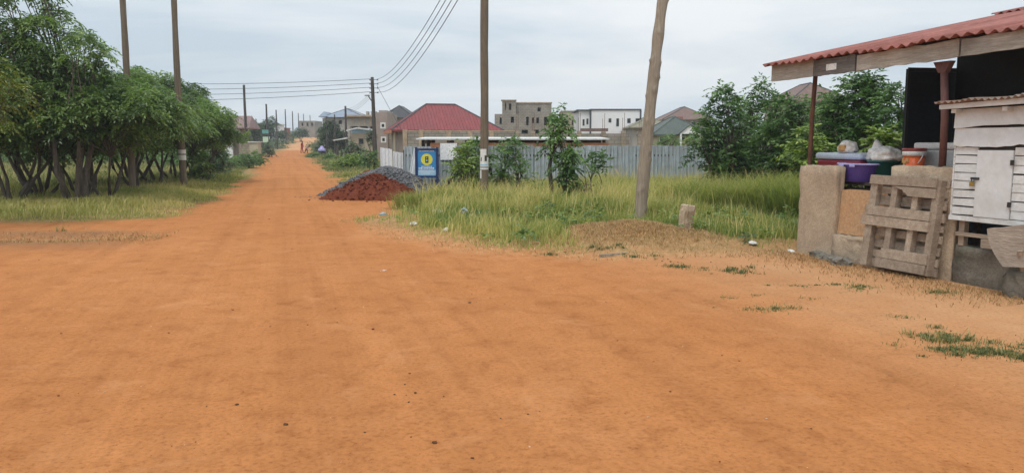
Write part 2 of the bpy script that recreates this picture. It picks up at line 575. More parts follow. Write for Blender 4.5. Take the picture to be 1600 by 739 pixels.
def blades(g, X, Y, Z, H, W, lean, T, wind=(.25, .1)):
    """bent grass blades: three triangles each"""
    n = len(X)
    a = g.uniform(0, 2 * math.pi, n)
    dx, dy = np.cos(a) + wind[0], np.sin(a) + wind[1]
    ln = lean * H
    b = g.uniform(0, 2 * math.pi, n)
    wx, wy = np.cos(b) * W / 2, np.sin(b) * W / 2
    V = np.zeros((n, 5, 3))
    V[:, 0] = np.stack([X - wx, Y - wy, Z - .02], 1)
    V[:, 1] = np.stack([X + wx, Y + wy, Z - .02], 1)
    mx, my, mz = X + dx * ln * .3, Y + dy * ln * .3, Z + H * .58
    V[:, 2] = np.stack([mx + wx * .8, my + wy * .8, mz], 1)
    V[:, 3] = np.stack([mx - wx * .8, my - wy * .8, mz], 1)
    V[:, 4] = np.stack([X + dx * ln, Y + dy * ln, Z + H * np.clip(1 - lean * .35, .3, 1)], 1)
    i = np.arange(n)[:, None] * 5
    Q = i + np.array([0, 1, 2, 3])
    Tr = i + np.array([3, 2, 4])
    t = np.clip(np.stack([T - .05, T - .05, T + .05, T + .05, T + .15], 1), 0, 1)
    return V.reshape(-1, 3), Q, Tr, t.ravel()


def blade_obj(name, mat, parts, parent=None):
    Vs, Qs, Ts, ts, b = [], [], [], [], 0
    for V, Q, Tr, t in parts:
        Vs.append(V); Qs.append(Q + b); Ts.append(Tr + b); ts.append(t)
        b += len(V)
    return link(name, np_mesh(name, np.concatenate(Vs), [np.concatenate(Qs), np.concatenate(Ts)], {'t': ('FLOAT', np.concatenate(ts))}), mat, parent)
# ------------------------------------------------------------------ terrain
MX, MY = 1.95, 13.0          # low mound of dry earth at the foot of the leaning pole
PILE = gp(604, 306)


def polyd(x, y, P):
    """signed distance to a closed polygon, negative inside"""
    x, y = np.asarray(x, float), np.asarray(y, float)
    d = np.full(x.shape, 1e9)
    ins = np.zeros(x.shape, bool)
    for (ax, ay), (bx, by) in zip(P, P[1:] + P[:1]):
        ex, ey = bx - ax, by - ay
        t = np.clip(((x - ax) * ex + (y - ay) * ey) / (ex * ex + ey * ey + 1e-12), 0, 1)
        d = np.minimum(d, np.hypot(x - ax - t * ex, y - ay - t * ey))
        c = (ay > y) != (by > y)
        ins ^= c & (x < (bx - ax) * (y - ay) / (by - ay if by != ay else 1e-9) + ax)
    return np.where(ins, -d, d)


def g2(*q):
    return [tuple(gp(a, b)[:2]) for a, b in q]


left_edge = g2((-420, 352), (-150, 350), (0, 349), (60, 350), (130, 346), (230, 342), (300, 324), (345, 303), (372, 288), (393, 277), (406, 263), (413, 251))
right_edge = g2((487, 251), (500, 262), (520, 275), (545, 288), (580, 297), (640, 304), (688, 309), (692, 316), (640, 325), (600, 335), (586, 343), (602, 354), (640, 365), (720, 380), (800, 391), (870, 396), (960, 403), (1080, 398), (1245, 396))
far_l = [(-.3 * 75 - 2.3, 75), (-.3 * 100 - 2.6, 100), (-36.0, 118), (-40.6, 140), (-43.2, 150), (-48.5, 170), (-56.5, 200), (-69, 250), (-79, 300)]
far_r = [(-73.5, 300), (-62, 250), (-49.5, 200), (-44.5, 180), (-40.5, 150), (-36.5, 140), (-31.0, 118), (-.3 * 100 + 3.0, 100), (-.3 * 75 + 3.2, 75)]
ROAD = left_edge + far_l + far_r + right_edge + [(4.6, 11.0), (5.2, 9.4), (6.4, 7.2), (14, 4), (60, -6), (60, -40), (-60, -40), (-60, 16)]


def road_d(x, y):
    j = 1.1 * (fbm(x, y, np.where(y > 110, 4.5, 1.6), 21) - .5) + .5 * (fbm(x, y, .35, 22) - .5)
    k = np.clip(np.hypot(x, y) / 14, .35, 1.6) + 2.2 * sstep(135, 170, y)
    return polyd(x, y, ROAD) + j * k


def far_rise(y):
    y = np.asarray(y, float)
    a = np.where(y < 70, 0, np.where(y < 150, 1.2 * ((y - 70) / 80) ** 2, 1.2 + .03 * (y - 150)))
    return np.where(y > 350, 7.2 + .006 * (np.minimum(y, 1200) - 350), a)


def height(x, y, d=None):
    x, y = np.asarray(x, float), np.asarray(y, float)
    if d is None:
        d = road_d(x, y)
    h = far_rise(y)
    near = np.clip(1 - np.hypot(x, y) / 120, 0, 1)
    h = h + (fbm(x, y, 2.2, 5) - .5) * .035 * near + (fbm(x, y, .45, 9, 3) - .5) * .015 * near
    h = h + .09 * sstep(-.1, 1.0, d) * near + (fbm(x, y, .5, 15) - .5) * .05 * sstep(0, .5, d) * near
    h = h + .2 * np.exp(-(((x - MX) / 1.0) ** 2 + ((y - MY) / .8) ** 2)) * (.75 + .5 * fbm(x, y, .4, 41))
    # shallow wheel-worn ditch on the left side of the junction
    e = (y - (13.3 + (x + 9) * -.05))
    h = h - .09 * np.exp(-(e / .45) ** 2) * sstep(-6.2, -8.2, x) * sstep(-30, -18, x)
    # the yard in front of the stall lies level
    st = np.exp(-((x - 5.2) ** 2 + (y - 10) ** 2) / 4)
    return h * (1 - st) + .0 * st


def hz(x, y):
    return float(height(np.array([x]), np.array([y]))[0])


def axis(lo, hi, s0, k):
    a, v = [0.0], 0.0
    while v < hi:
        v += max(s0, k * v)
        a.append(v)
    b, v = [], 0.0
    while v > lo:
        v -= max(s0, -k * v)
        b.append(v)
    return np.array(b[::-1] + a)


xs = axis(-1500, 1500, .13, .022)
ys = axis(-14, 2600, .12, .0125)
GX, GY = np.meshgrid(xs, ys, indexing='ij')
GD = road_d(GX, GY)
GZ = height(GX, GY, GD)
nx, ny = GX.shape
idx = np.arange(nx * ny).reshape(nx, ny)
quads = np.stack([idx[:-1, :-1], idx[1:, :-1], idx[1:, 1:], idx[:-1, 1:]], -1).reshape(-1, 4)
fd = (GD[:-1, :-1] + GD[1:, 1:] + GD[1:, :-1] + GD[:-1, 1:]).ravel() / 4
Vg = np.stack([GX, GY, GZ], -1).reshape(-1, 3)
x_, y_ = GX.ravel(), GY.ravel()
verge = sstep(-.25, .45, GD).ravel()
dry = np.exp(-(((x_ - MX) / 1.6) ** 2 + ((y_ - MY + .25) / 1.15) ** 2)) * 1.1
soil = 1.1 * np.exp(-((y_ - (12.6 + (x_ + 9) * -.05)) / .75) ** 2) * sstep(-5.2, -7.8, x_)
soil = np.maximum(soil, .9 * np.exp(-((y_ - (13.9 + (x_ + 9) * -.05)) / .35) ** 2) * sstep(-5.6, -7.8, x_))
soil = np.maximum(soil, .9 * np.exp(-(np.maximum(polyd(x_, y_, [(4.2, 11.4), (6.0, 8.4), (6.6, 8.8), (5, 11.6)]), 0) / .38) ** 2) * (x_ > 2))
dry = np.maximum(dry, .8 * np.exp(-((y_ - (13.2 + (x_ + 9) * -.05)) / .9) ** 2) * sstep(-6.0, -8.2, x_))
dry = np.maximum(dry, .6 * np.exp(-(polyd(x_, y_, [(4.2, 11.4), (6.0, 8.4), (5.3, 8.0), (3.7, 10.9)]) / .55) ** 2) * (x_ > 2))
dry = np.maximum(dry, .75 * sstep(-1.0, .2, GD.ravel()) * sstep(2.2, .8, GD.ravel()) * (x_ > -3) * (y_ < 22))
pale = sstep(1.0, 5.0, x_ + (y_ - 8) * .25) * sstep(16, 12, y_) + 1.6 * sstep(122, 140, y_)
zone = np.stack([verge, np.clip(dry + .25 * (fbm(x_, y_, .5, 31) - .5), 0, 1), np.clip(pale, 0, 1), np.clip(soil * (.45 + 1.1 * fbm(x_, y_, .6, 33)), 0, 1)], 1)

m, nt, N, L, P = new_mat('earth')
att = N.new('ShaderNodeAttribute')
att.attribute_name = 'zone'
sep = N.new('ShaderNodeSeparateColor')
L.new(att.outputs['Color'], sep.inputs[0])
v = coords(N, L)
big = noise_tex(N, L, v, .3, 8, .66, .3)
r1 = ramp(N, [(.3, (.365, .147, .05)), (.52, (.41, .17, .06)), (.72, (.455, .197, .076))])
L.new(big, r1.inputs[0])
# faint wheel tracks that run along the road
rot = N.new('ShaderNodeMapping')
rot.inputs['Rotation'].default_value = (0, 0, R(-16.4))
L.new(v, rot.inputs['Vector'])


def along(sx_, sy_, scale, detail, rough=.6, dist=.0):
    mp_ = N.new('ShaderNodeMapping')
    mp_.inputs['Scale'].default_value = (sx_, sy_, 1)
    L.new(rot.outputs[0], mp_.inputs['Vector'])
    return noise_tex(N, L, mp_.outputs[0], scale, detail, rough, dist)


st = along(2.6, .045, 1.0, 4, .6)
r2 = ramp(N, [(.34, (.9, .885, .87)), (.5, (1, 1, 1)), (.66, (1.06, 1.06, 1.065))])
L.new(st, r2.inputs[0])
c = mixc(N, L, 1.0, r1.outputs[0], r2.outputs[0], 'MULTIPLY')
st2 = along(14, .25, 1.0, 3, .6)
r2b = ramp(N, [(.36, (.9, .88, .86)), (.5, (1, 1, 1)), (.66, (1.06, 1.06, 1.06))])
L.new(st2, r2b.inputs[0])
bk = ramp(N, [(.42, (0, 0, 0)), (.62, (.6, .6, .6))])
L.new(noise_tex(N, L, v, .7, 5, .65, .4), bk.inputs[0])
c = mixc(N, L, bk.outputs[0], c, r2b.outputs[0], 'MULTIPLY')
mid = noise_tex(N, L, v, 3.2, 8, .74, .5)
r3 = ramp(N, [(.34, (.8, .755, .71)), (.48, (1, 1, 1)), (.7, (1.08, 1.09, 1.11))])
L.new(mid, r3.inputs[0])
c = mixc(N, L, .95, c, r3.outputs[0], 'MULTIPLY')
fine = noise_tex(N, L, v, 30, 5, .8)
r4 = ramp(N, [(.34, (.66, .61, .56)), (.47, (1, 1, 1)), (.68, (1.16, 1.17, 1.18))])
L.new(fine, r4.inputs[0])
c = mixc(N, L, .9, c, r4.outputs[0], 'MULTIPLY')
# scuffs, footmarks and loose crumbs in broken patches
sc = noise_tex(N, L, v, 13, 4, .6, 1.2)
scr = ramp(N, [(.60, (0, 0, 0)), (.66, (1, 1, 1))])
L.new(sc, scr.inputs[0])
scm = ramp(N, [(.5, (0, 0, 0)), (.62, (.55, .55, .55))])
L.new(noise_tex(N, L, v, .9, 5, .7, .3), scm.inputs[0])
c = mixc(N, L, mixc(N, L, 1.0, scr.outputs[0], scm.outputs[0], 'MULTIPLY'), c, (.27, .115, .05))
vo = N.new('ShaderNodeTexVoronoi')
vo.inputs['Scale'].default_value = 11
L.new(v, vo.inputs['Vector'])
vr = ramp(N, [(.05, (1, 1, 1)), (.11, (0, 0, 0))])
L.new(vo.outputs['Distance'], vr.inputs[0])
pk = ramp(N, [(.52, (0, 0, 0)), (.6, (1, 1, 1))])
L.new(noise_tex(N, L, v, 2.1, 5, .75, .3), pk.inputs[0])
c = mixc(N, L, mixc(N, L, 1.0, vr.outputs[0], pk.outputs[0], 'MULTIPLY'), c, (.22, .092, .04))
# pale dust lying in patches
du = ramp(N, [(.56, (0, 0, 0)), (.7, (.45, .45, .45))])
L.new(noise_tex(N, L, v, 1.7, 6, .7, .6), du.inputs[0])
c = mixc(N, L, du.outputs[0], c, (.53, .26, .115))
# paler sandy yard
ps = noise_tex(N, L, v, 1.1, 5, .6, .5)
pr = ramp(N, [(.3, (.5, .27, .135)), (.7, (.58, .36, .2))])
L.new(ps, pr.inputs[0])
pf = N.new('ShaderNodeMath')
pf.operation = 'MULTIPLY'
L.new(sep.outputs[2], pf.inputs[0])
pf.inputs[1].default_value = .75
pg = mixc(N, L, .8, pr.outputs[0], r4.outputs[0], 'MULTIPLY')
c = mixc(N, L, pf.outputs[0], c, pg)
# dry trampled straw and dust
dn = noise_tex(N, L, v, 9, 5, .75, .8)
dr = ramp(N, [(.3, (.3, .14, .065)), (.48, (.47, .25, .115)), (.68, (.58, .36, .19))])
L.new(dn, dr.inputs[0])
dm = N.new('ShaderNodeMath')
dm.operation = 'MULTIPLY'
dk = ramp(N, [(.35, (.25,) * 3), (.6, (1,) * 3)])
L.new(mid, dk.inputs[0])
L.new(sep.outputs[1], dm.inputs[0])
L.new(dk.outputs[0], dm.inputs[1])
c = mixc(N, L, dm.outputs[0], c, dr.outputs[0])
# dark humus-stained soil
c = mixc(N, L, mixc(N, L, 1.0, att.outputs['Alpha'], dk.outputs[0], 'MULTIPLY'), c, mixc(N, L, .8, (.19, .105, .06), r4.outputs[0], 'MULTIPLY'))
# soil under the grass
gn = noise_tex(N, L, v, 1.4, 6, .7, .5)
gr = ramp(N, [(.3, (.11, .11, .04)), (.5, (.2, .165, .07)), (.7, (.34, .24, .12))])
L.new(gn, gr.inputs[0])
gk = N.new('ShaderNodeMath')
gk.operation = 'MULTIPLY'
kk = ramp(N, [(.3, (.7,) * 3), (.55, (1,) * 3)])
L.new(dn, kk.inputs[0])
L.new(sep.outputs[0], gk.inputs[0])
L.new(kk.outputs[0], gk.inputs[1])
gd = mixc(N, L, dm.outputs[0], gr.outputs[0], dr.outputs[0])
c = mixc(N, L, gk.outputs[0], c, gd)
L.new(c, P.inputs['Base Color'])
P.inputs['Roughness'].default_value = 1
P.inputs['Specular IOR Level'].default_value = .08
hb = N.new('ShaderNodeMath')
hb.operation = 'ADD'
L.new(fine, hb.inputs[0])
L.new(mid, hb.inputs[1])
bump(N, L, P, hb.outputs[0], .55, .018)


def sheet(name, sel):
    f = quads[sel]
    u, inv = np.unique(f.ravel(), return_inverse=True)
    o = link(name, np_mesh(name, Vg[u], [inv.reshape(-1, 4)], {'zone': ('FLOAT_COLOR', zone[u])}, True), 'earth')
    return tag(o, kind='structure')


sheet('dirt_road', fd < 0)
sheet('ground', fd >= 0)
# ------------------------------------------------------------------ roadside stall
A0 = gp(1250, 395)
SD = Vector((.36, -1, 0)).normalized()          # along the counter, towards the right of the road
SN = Vector((-SD.y, SD.x, 0))                   # into the stall
SRZ = math.atan2(SD.y, SD.x)


def sw(u, v, z=0.0):
    return A0 + SD * u + SN * v + Vector((0, 0, z))


def sp(px, py, v):
    """(u, z) where the line of sight meets the upright plane v in the stall"""
    d = ray(px, py)
    o = Vector((0, 0, EYE))
    t = (A0 + SN * v - o).dot(SN) / d.dot(SN)
    p = o + d * t
    return (p - A0).dot(SD), p.z


def stall_thing(name, label, cat, u=0, v=0, z=0, rz=0, group=None):
    return thing(name, label, cat, sw(u, v, z), SRZ + rz, group)


def rough_box(mb, x0, x1, y0, y1, z0, z1, n=8, amp=.012, seed=1):
    """box with uneven, hand-plastered faces and rounded corners"""
    b = bmesh.new()
    bmesh.ops.create_cube(b, size=1)
    bmesh.ops.subdivide_edges(b, edges=b.edges[:], cuts=n, use_grid_fill=True)
    g = np.random.default_rng(seed)
    sx, sy, sz = x1 - x0, y1 - y0, z1 - z0
    vs = []
    for q in b.verts:
        p = q.co.copy()
        k = sum(1 for a in p if abs(abs(a) - .5) < 1e-4)
        w = Vector((x0 + (p.x + .5) * sx, y0 + (p.y + .5) * sy, z0 + (p.z + .5) * sz))
        c = Vector((x0 + sx / 2, y0 + sy / 2, z0 + sz / 2))
        if k > 1:
            w += (c - w).normalized() * .018
        w += Vector(g.normal(0, amp * .5, 3))
        w.x += amp * (vn(w.z * 5, w.y * 5, seed) - .5) * 2
        w.y += amp * (vn(w.z * 5, w.x * 5, seed + 3) - .5) * 2
        vs.append(w)
    b.verts.index_update()
    mb.add(vs, [[q.index for q in f.verts] for f in b.faces])
    b.free()


# counter wall: end pier, low sill under the gap, longer stretch towards the kiosk
t = stall_thing('counter_wall', 'rough plastered counter wall with a tall end pier and a gap beside it', 'wall')
mb = MB(); rough_box(mb, -.08, .665, 0, .17, -.15, 1.30, 9, .012, 2); mb.build('pier', 'concrete', t, smooth=True)
mb = MB(); rough_box(mb, .665, 1.60, -.02, .2, -.15, .36, 8, .03, 3); mb.build('low_sill', 'concrete', t, smooth=True)
mb = MB(); rough_box(mb, 1.585, 2.56, .01, .17, -.15, 1.335, 9, .012, 4); mb.build('counter', 'concrete', t, smooth=True)

# tan board blocking the gap
mb = MB()
g = np.random.default_rng(4)
prof = [(.675, .37), (1.62, .37)]
top = [(1.62, .84), (1.52, .9), (1.42, .97), (1.25, 1.0), (1.0, .985), (.8, .99), (.675, .96)]
pl = prof + [(a, b + g.uniform(-.015, .015)) for a, b in top]
n = len(pl)
mb.add([(a, .05 + (b - .37) * .08, b) for a, b in pl] + [(a, .075 + (b - .37) * .08, b) for a, b in pl], [tuple(range(n)), tuple(range(2 * n - 1, n - 1, -1))] + [(i, n + i, n + (i + 1) % n, (i + 1) % n) for i in range(n)])
o = mb.build('board', 'tan_board', None)
o.location = A0; o.rotation_euler = (0, 0, SRZ)
tag(o, 'tan board with a broken top edge standing in the gap beside the pier', 'board')

# loose slabs at the foot of the pier
for i, (px, py, sx, sy, rz, lab) in enumerate([
        (1274, 392, .30, .2, .2, 'small upright grey slab against the foot of the plastered pier'),
        (1290, 403, .42, .3, -.35, 'broad flat grey slab lying in front of the pier'),
        (1316, 393, .34, .24, .3, 'flat grey slab lying highest under the gap beside the pier'),
        (1310, 412, .42, .26, -.5, 'long flat slab lying foremost on the dirt below the gap'),
        (1336, 402, .34, .26, .15, 'square grey slab lying between the other slabs and the wooden pallet')]):
    p = gp(px, py)
    mb = MB()
    rough_box(mb, -sx / 2, sx / 2, -sy / 2, sy / 2, -.03, .075 + .03 * (i in (0, 2)), 4, .035, 20 + i)
    o = mb.build('stone_slab', 'slab_stone', None, smooth=False)
    o.location = (p.x, p.y, 0); o.rotation_euler = (random.uniform(-.1, .1), random.uniform(-.1, .1), SRZ + rz)
    tag(o, lab, 'slab', 'stone slabs at the foot of the pier')

# roof, fascia, posts
t = stall_thing('stall_roof', 'red corrugated stall roof with weathered fascia boards on two iron posts', 'roof')
U0, U1 = sp(1205, 128, -.1)[0], 5.2
ZB = 2.56
zt = lambda u: ZB + .225
SL = math.tan(R(11.8))
mb = MB()
nu, nv, th = 280, 3, .012
dv = [-.19, .8, 4.5, 7.3]
vs = []
wob = np.random.default_rng(8)
edge = [wob.normal(0, .018) for _ in range(nu + 1)]
for side in (0, 1):
    for i in range(nu + 1):
        u = U0 - .06 + (U1 - U0) * i / nu
        pitch = .152
        w = .021 * math.cos(2 * math.pi * u / pitch)
        for k, vv in enumerate(dv):
            q = vv + (edge[i // 14 * 14] if k == 0 else 0)
            lap = .018 if int((u - U0) / .9) % 2 else 0
            z = 2.818 + SL * (q + .1) + w + lap + .03 * (vn(u * .9, q, 4) - .5) - side * th
            vs.append((u, q, z))
m_ = len(dv)
fs = []
for i in range(nu):
    for k in range(m_ - 1):
        a = i * m_ + k
        fs.append((a, a + m_, a + m_ + 1, a + 1))
        b = a + (nu + 1) * m_
        fs.append((b, b + 1, b + m_ + 1, b + m_))
off = (nu + 1) * m_
for i in range(nu):
    fs.append((i * m_, off + i * m_, off + (i + 1) * m_, (i + 1) * m_))
for k in range(m_ - 1):
    fs.append((k, k + 1, off + k + 1, off + k))
mb.add(vs, fs).build('roof_sheet', 'stall_roof', t, smooth=True)
# upper overlapping sheet course
mb = MB()
vs = []
for side in (0, 1):
    for i in range(nu + 1):
        u = U0 - .1 + (U1 - U0) * i / nu
        w = .021 * math.cos(2 * math.pi * u / .152)
        for q in (4.5, 7.3):
            vs.append((u, q, 2.858 + SL * (q + .1) + w + .03 * (vn(u * .9, q, 4) - .5) - side * th))
fs = []
o2 = (nu + 1) * 2
for i in range(nu):
    fs += [(2 * i, 2 * i + 2, 2 * i + 3, 2 * i + 1), (o2 + 2 * i, o2 + 2 * i + 1, o2 + 2 * i + 3, o2 + 2 * i + 2), (2 * i, o2 + 2 * i, o2 + 2 * i + 2, 2 * i + 2)]
fs.append((0, 1, o2 + 1, o2))
mb.add(vs, fs).build('upper_roof_sheet', 'stall_roof', t, smooth=True)


def fboard(px0, px1, y, z0a, z0b, h, name, mat, th=.035):
    a, b = sp(px0, 128, y)[0], sp(px1, 95, y)[0]
    g = np.random.default_rng(int(px0))
    n = 10
    lo = [z0a + (z0b - z0a) * i / n + g.normal(0, .004) for i in range(n + 1)]
    hi = [l + h + g.normal(0, .004) for l in lo]
    us = [a + (b - a) * i / n for i in range(n + 1)]
    mb = MB()
    vs = []
    for yy in (y, y + th):
        for i in range(n + 1):
            vs += [(us[i], yy, lo[i]), (us[i], yy, hi[i])]
    fs = []
    k = 2 * (n + 1)
    for i in range(n):
        fs += [(2 * i, 2 * i + 2, 2 * i + 3, 2 * i + 1), (k + 2 * i, k + 2 * i + 1, k + 2 * i + 3, k + 2 * i + 2), (2 * i, k + 2 * i, k + 2 * i + 2, 2 * i + 2), (2 * i + 1, 2 * i + 3, k + 2 * i + 3, k + 2 * i + 1)]
    fs += [(0, 1, k + 1, k), (2 * n, k + 2 * n, k + 2 * n + 1, 2 * n + 1)]
    return mb.add(vs, fs).build(name, mat, t)


fboard(1205, 1271, -.1, 2.552, 2.557, .235, 'fascia_board', 'fascia_wood')
fboard(1272, 1336, -.1, 2.557, 2.562, .225, 'fascia_board', 'fascia_stained')['label'] = 'dark stained fascia board'
fboard(1337, 1497, -.1, 2.562, 2.582, .2, 'fascia_board', 'fascia_wood')
fboard(1498, 1810, -.115, 2.585, 2.63, .185, 'fascia_board', 'fascia_wood')
a, b = sp(1291, 113, -.1), sp(1307, 103, -.1)
MB().box(a[0], b[0], -.106, -.1005, 2.615, 2.615 + .085).build('sticker', 'white_plastic', t)
# purlins under the sheets
for q in (.05, 1.6, 3.2, 4.8):
    MB().box(U0 + .05, U1, q, q + .05, 2.72 + SL * (q + .1), 2.81 + SL * (q + .1)).build('purlin', 'dark_wood', t)
for u in (U0 + .4, 1.2, 2.7, 4.4):
    mb = MB()
    mb.hexa([(u, -.06, 2.6), (u + .05, -.06, 2.6), (u + .05, 5.4, 2.6 + SL * 5.5), (u, 5.4, 2.6 + SL * 5.5), (u, -.06, 2.7), (u + .05, -.06, 2.7), (u + .05, 5.4, 2.7 + SL * 5.5), (u, 5.4, 2.7 + SL * 5.5)])
    mb.build('rafter', 'dark_wood', t)
# posts
ua, za = sp(1266, 252, .3)
ub, zb = sp(1275, 118, .1)
mb = MB().tube([(ua, .3, -.1), (ua, .3, .6), (ua + .005, .29, 1.3), ((ua + ub) / 2, .18, 2.0), (ub, .1, 2.75)], .032, 10)
mb.build('post', 'rust_iron', t, smooth=True)
ua, za = sp(1473, 250, .1)
ub, zb = sp(1474, 110, .05)
mb = MB().tube([(ua, .1, 1.30), (ua, .09, 1.9), (ub, .06, 2.52)], .042, 12)
mb.tube([(ua, .1, 1.30), (ua, .1, 1.33)], .075, 12)
mb.build('post', 'maroon_pipe', t, smooth=True)['label'] = 'maroon pipe post standing on the counter'
mb = MB()
mb.add([(ub - .12, .02, 2.57), (ub + .12, .02, 2.57), (ub + .045, .02, 2.44), (ub - .045, .02, 2.44), (ub - .12, .1, 2.57), (ub + .12, .1, 2.57), (ub + .045, .1, 2.44), (ub - .045, .1, 2.44)],
       [(0, 3, 2, 1), (4, 5, 6, 7), (0, 1, 5, 4), (1, 2, 6, 5), (2, 3, 7, 6), (3, 0, 4, 7)])
mb.build('bracket', 'maroon_pipe', t)
for u, q in ((-.5, 5.2), (2.2, 5.2), (4.9, 5.2), (4.9, .2)):
    MB().tube([(u, q, -.1), (u, q, 2.72 + SL * q)], .05, 8).build('post', 'dark_wood', t, smooth=True)

# black sheet walls at the back of the stall
p1 = at(1413, 200, 12.2)
p2 = Vector((7.0, 12.32, 0))
t = thing('black_partition', 'black painted sheet partition standing across the back of the stall behind the counter', 'partition', (p1.x, p1.y, 0))
dx, dy = p2.x - p1.x, p2.y - p1.y
rz = math.atan2(dy, dx)
zt1 = at(1413, 108, 12.2).z
M = Matrix.Rotation(rz, 4, 'Z')
ln = math.hypot(dx, dy)
MB().box(0, ln, 0, .04, 0, zt1, M).build('panel', 'black_sheet', t)
mb = MB()
mb.box(0, .045, -.02, -.001, 0, zt1 + .02, M)
mb.box(.045, ln, -.02, -.001, zt1 - .045, zt1 + .02, M)
mb.build('edge_strip', 'black_iron', t)
M2 = Matrix.Translation((dx - .03, dy - .05, 0)) @ Matrix.Rotation(SRZ, 4, 'Z')
MB().box(0, 3.6, .0, .04, 0, 3.03, M2).build('panel', 'black_sheet', t)
mb = MB()
for u in (1.2, 2.4):
    mb.box(u, u + .03, -.012, -.001, 0, 3.0, M2)
mb.build('batten', 'black_iron', t)

# ------------------------------------------------------------------ table and goods behind the counter
t = stall_thing('goods_table', 'dark wooden table behind the counter carrying the coolers and basins', 'table', 1.2, .65)
MB().box(-1.05, 1.45, -.36, .42, 1.04, 1.08).build('tabletop', 'dark_wood', t)
for a in (-.98, 1.38):
    for b in (-.3, .36):
        MB().box(a - .03, a + .03, b - .03, b + .03, 0, 1.04).build('leg', 'dark_wood', t)
MB().box(-.95, 1.35, -.32, -.28, .9, 1.0).build('apron', 'dark_wood', t)
# the counter's dark interior
TZ = 1.08


def uz(px, py, v):
    return sp(px, py, v)


# maroon cooler
u0, u1 = uz(1281, 250, .5)[0], uz(1353, 250, .5)[0]
t = stall_thing('picnic_cooler', 'maroon picnic cooler with a pale blue lid under the bread bag', 'cooler', (u0 + u1) / 2, .62, TZ)
w = (u1 - u0) / 2 - .02
MB().box(-w, w, -.2, .2, 0, .3).build('body', 'maroon_plastic', t, bevel=.03)
MB().box(-w - .02, w + .02, -.22, .22, .302, .40).build('lid', 'pale_blue_plastic', t, bevel=.035)
mb = MB().tube([(-w - .01, -.1, .22), (-w - .07, -.09, .2), (-w - .09, 0, .19), (-w - .07, .09, .2), (-w - .01, .1, .22)], .018, 8)
mb.build('handle', 'maroon_plastic', t, smooth=True)
CU, CZ = (u0 + u1) / 2, TZ + .40


def bag(name, label, u, v, z, sx, sy, sz, seed, mat, neck=None):
    b = bmesh.new()
    bmesh.ops.create_icosphere(b, subdivisions=4, radius=1)
    for q in b.verts:
        p = q.co
        n = noise.noise(p * 1.7 + Vector((seed, 0, 0))) * .28 + noise.noise(p * 4.5 + Vector((seed, 3, 0))) * .13 + abs(noise.noise(p * 9 + Vector((0, seed, 0)))) * .08
        s = 1 + n
        z_ = p.z * s
        if neck:
            k = math.exp(-((p.x - neck[0]) ** 2 + p.y ** 2) / .12) * max(p.z, 0)
            z_ += k * neck[1]
        q.co = Vector((p.x * s * sx, p.y * s * sy, max(z_, -.55) * sz + .55 * sz))
    me = bpy.data.meshes.new(name)
    b.to_mesh(me)
    b.free()
    me.polygons.foreach_set('use_smooth', [True] * len(me.polygons))
    return me


t = stall_thing('bread_bag', 'clear white plastic bag with a loaf of bread lying on the cooler lid', 'bag', uz(1325, 235, .5)[0], .5, CZ + .002)
link('wrapper', bag('wrapper', '', 0, 0, 0, .15, .11, .115, 2.0, None), 'thin_plastic', t)
MB().box(-.07, .06, -.125, -.06, .025, .115).build('loaf', 'bread', t, bevel=.02)

# purple basin
u0, u1 = uz(1314, 256, .36)[0], uz(1372, 256, .36)[0]
t = stall_thing('wash_basin', 'purple plastic basin with a pale rim beside the pier', 'basin', (u0 + u1) / 2, .36, TZ)
rr = (u1 - u0) / 2
MB().lathe([(rr * .66, 0), (rr * .72, .01), (rr * .93, .235), (rr * .95, .24), (rr * .9, .238), (rr * .62, .02)], 28, sy=.62).build('bowl', 'purple_plastic', t, smooth=True)
MB().lathe([(rr * .955, .236), (rr * 1.03, .238), (rr * 1.04, .25), (rr * 1.0, .262), (rr * .955, .262), (rr * .93, .25)], 28, sy=.62).build('rim', 'purple_rim', t, smooth=True)
for s in (-1, 1):
    MB().box(s * rr * .3 - .05, s * rr * .3 + .05, -rr * .66, -rr * .62, .21, .245).build('handle', 'purple_rim', t, bevel=.008)

# green basin with the white sack in it
uc = uz(1376, 255, .5)[0]
t = stall_thing('green_basin', 'dark green plastic basin under the filled white sack', 'basin', uc, .56, TZ)
rr = .21
MB().lathe([(rr * .66, 0), (rr * .72, .01), (rr * .97, .28), (rr * 1.05, .285), (rr * 1.05, .305), (rr * .95, .3), (rr * .62, .02)], 28).build('bowl', 'green_plastic', t, smooth=True)
o = link('plastic_sack', bag('plastic_sack', '', 0, 0, 0, .235, .19, .125, 5.3, None, (-.75, 1.5)), 'thin_plastic', None)
o.location = sw(uc, .56, TZ + .295); o.rotation_euler = (0, 0, SRZ)
tag(o, 'filled white plastic sack with a tied peak resting in the green basin', 'sack')

# bucket
uc = uz(1421, 245, .38)[0]
t = stall_thing('paint_bucket', 'orange and white plastic bucket with a dark red lid', 'bucket', uc, .46, TZ)
rr = .135
MB().lathe([(rr * .86, 0), (rr * .95, .37)], 28).build('body', 'orange_plastic', t, smooth=True)
MB().lathe([(rr * .955, .371), (rr * 1.06, .375), (rr * 1.07, .43), (rr * 1.0, .435)], 28).build('collar', 'white_plastic', t, smooth=True)
MB().lathe([(rr * 1.02, .436), (rr * 1.1, .44), (rr * 1.1, .468), (rr * .96, .472), (rr * .9, .46)], 28).build('lid', 'red_plastic', t, smooth=True)
mb = MB()
for k in range(9):
    an = -math.pi / 2 + .9 * (k / 8 - .5) - .25
    z = .3 + .02 * math.sin(k * 1.1)
    rz_ = rr * .95
    mb.tube([(rz_ * math.cos(an), rz_ * math.sin(an), z - .02), (rz_ * math.cos(an) * 1.012, rz_ * math.sin(an) * 1.012, z + .03)], .011, 5)
mb.build('printed_band', 'bread', t)
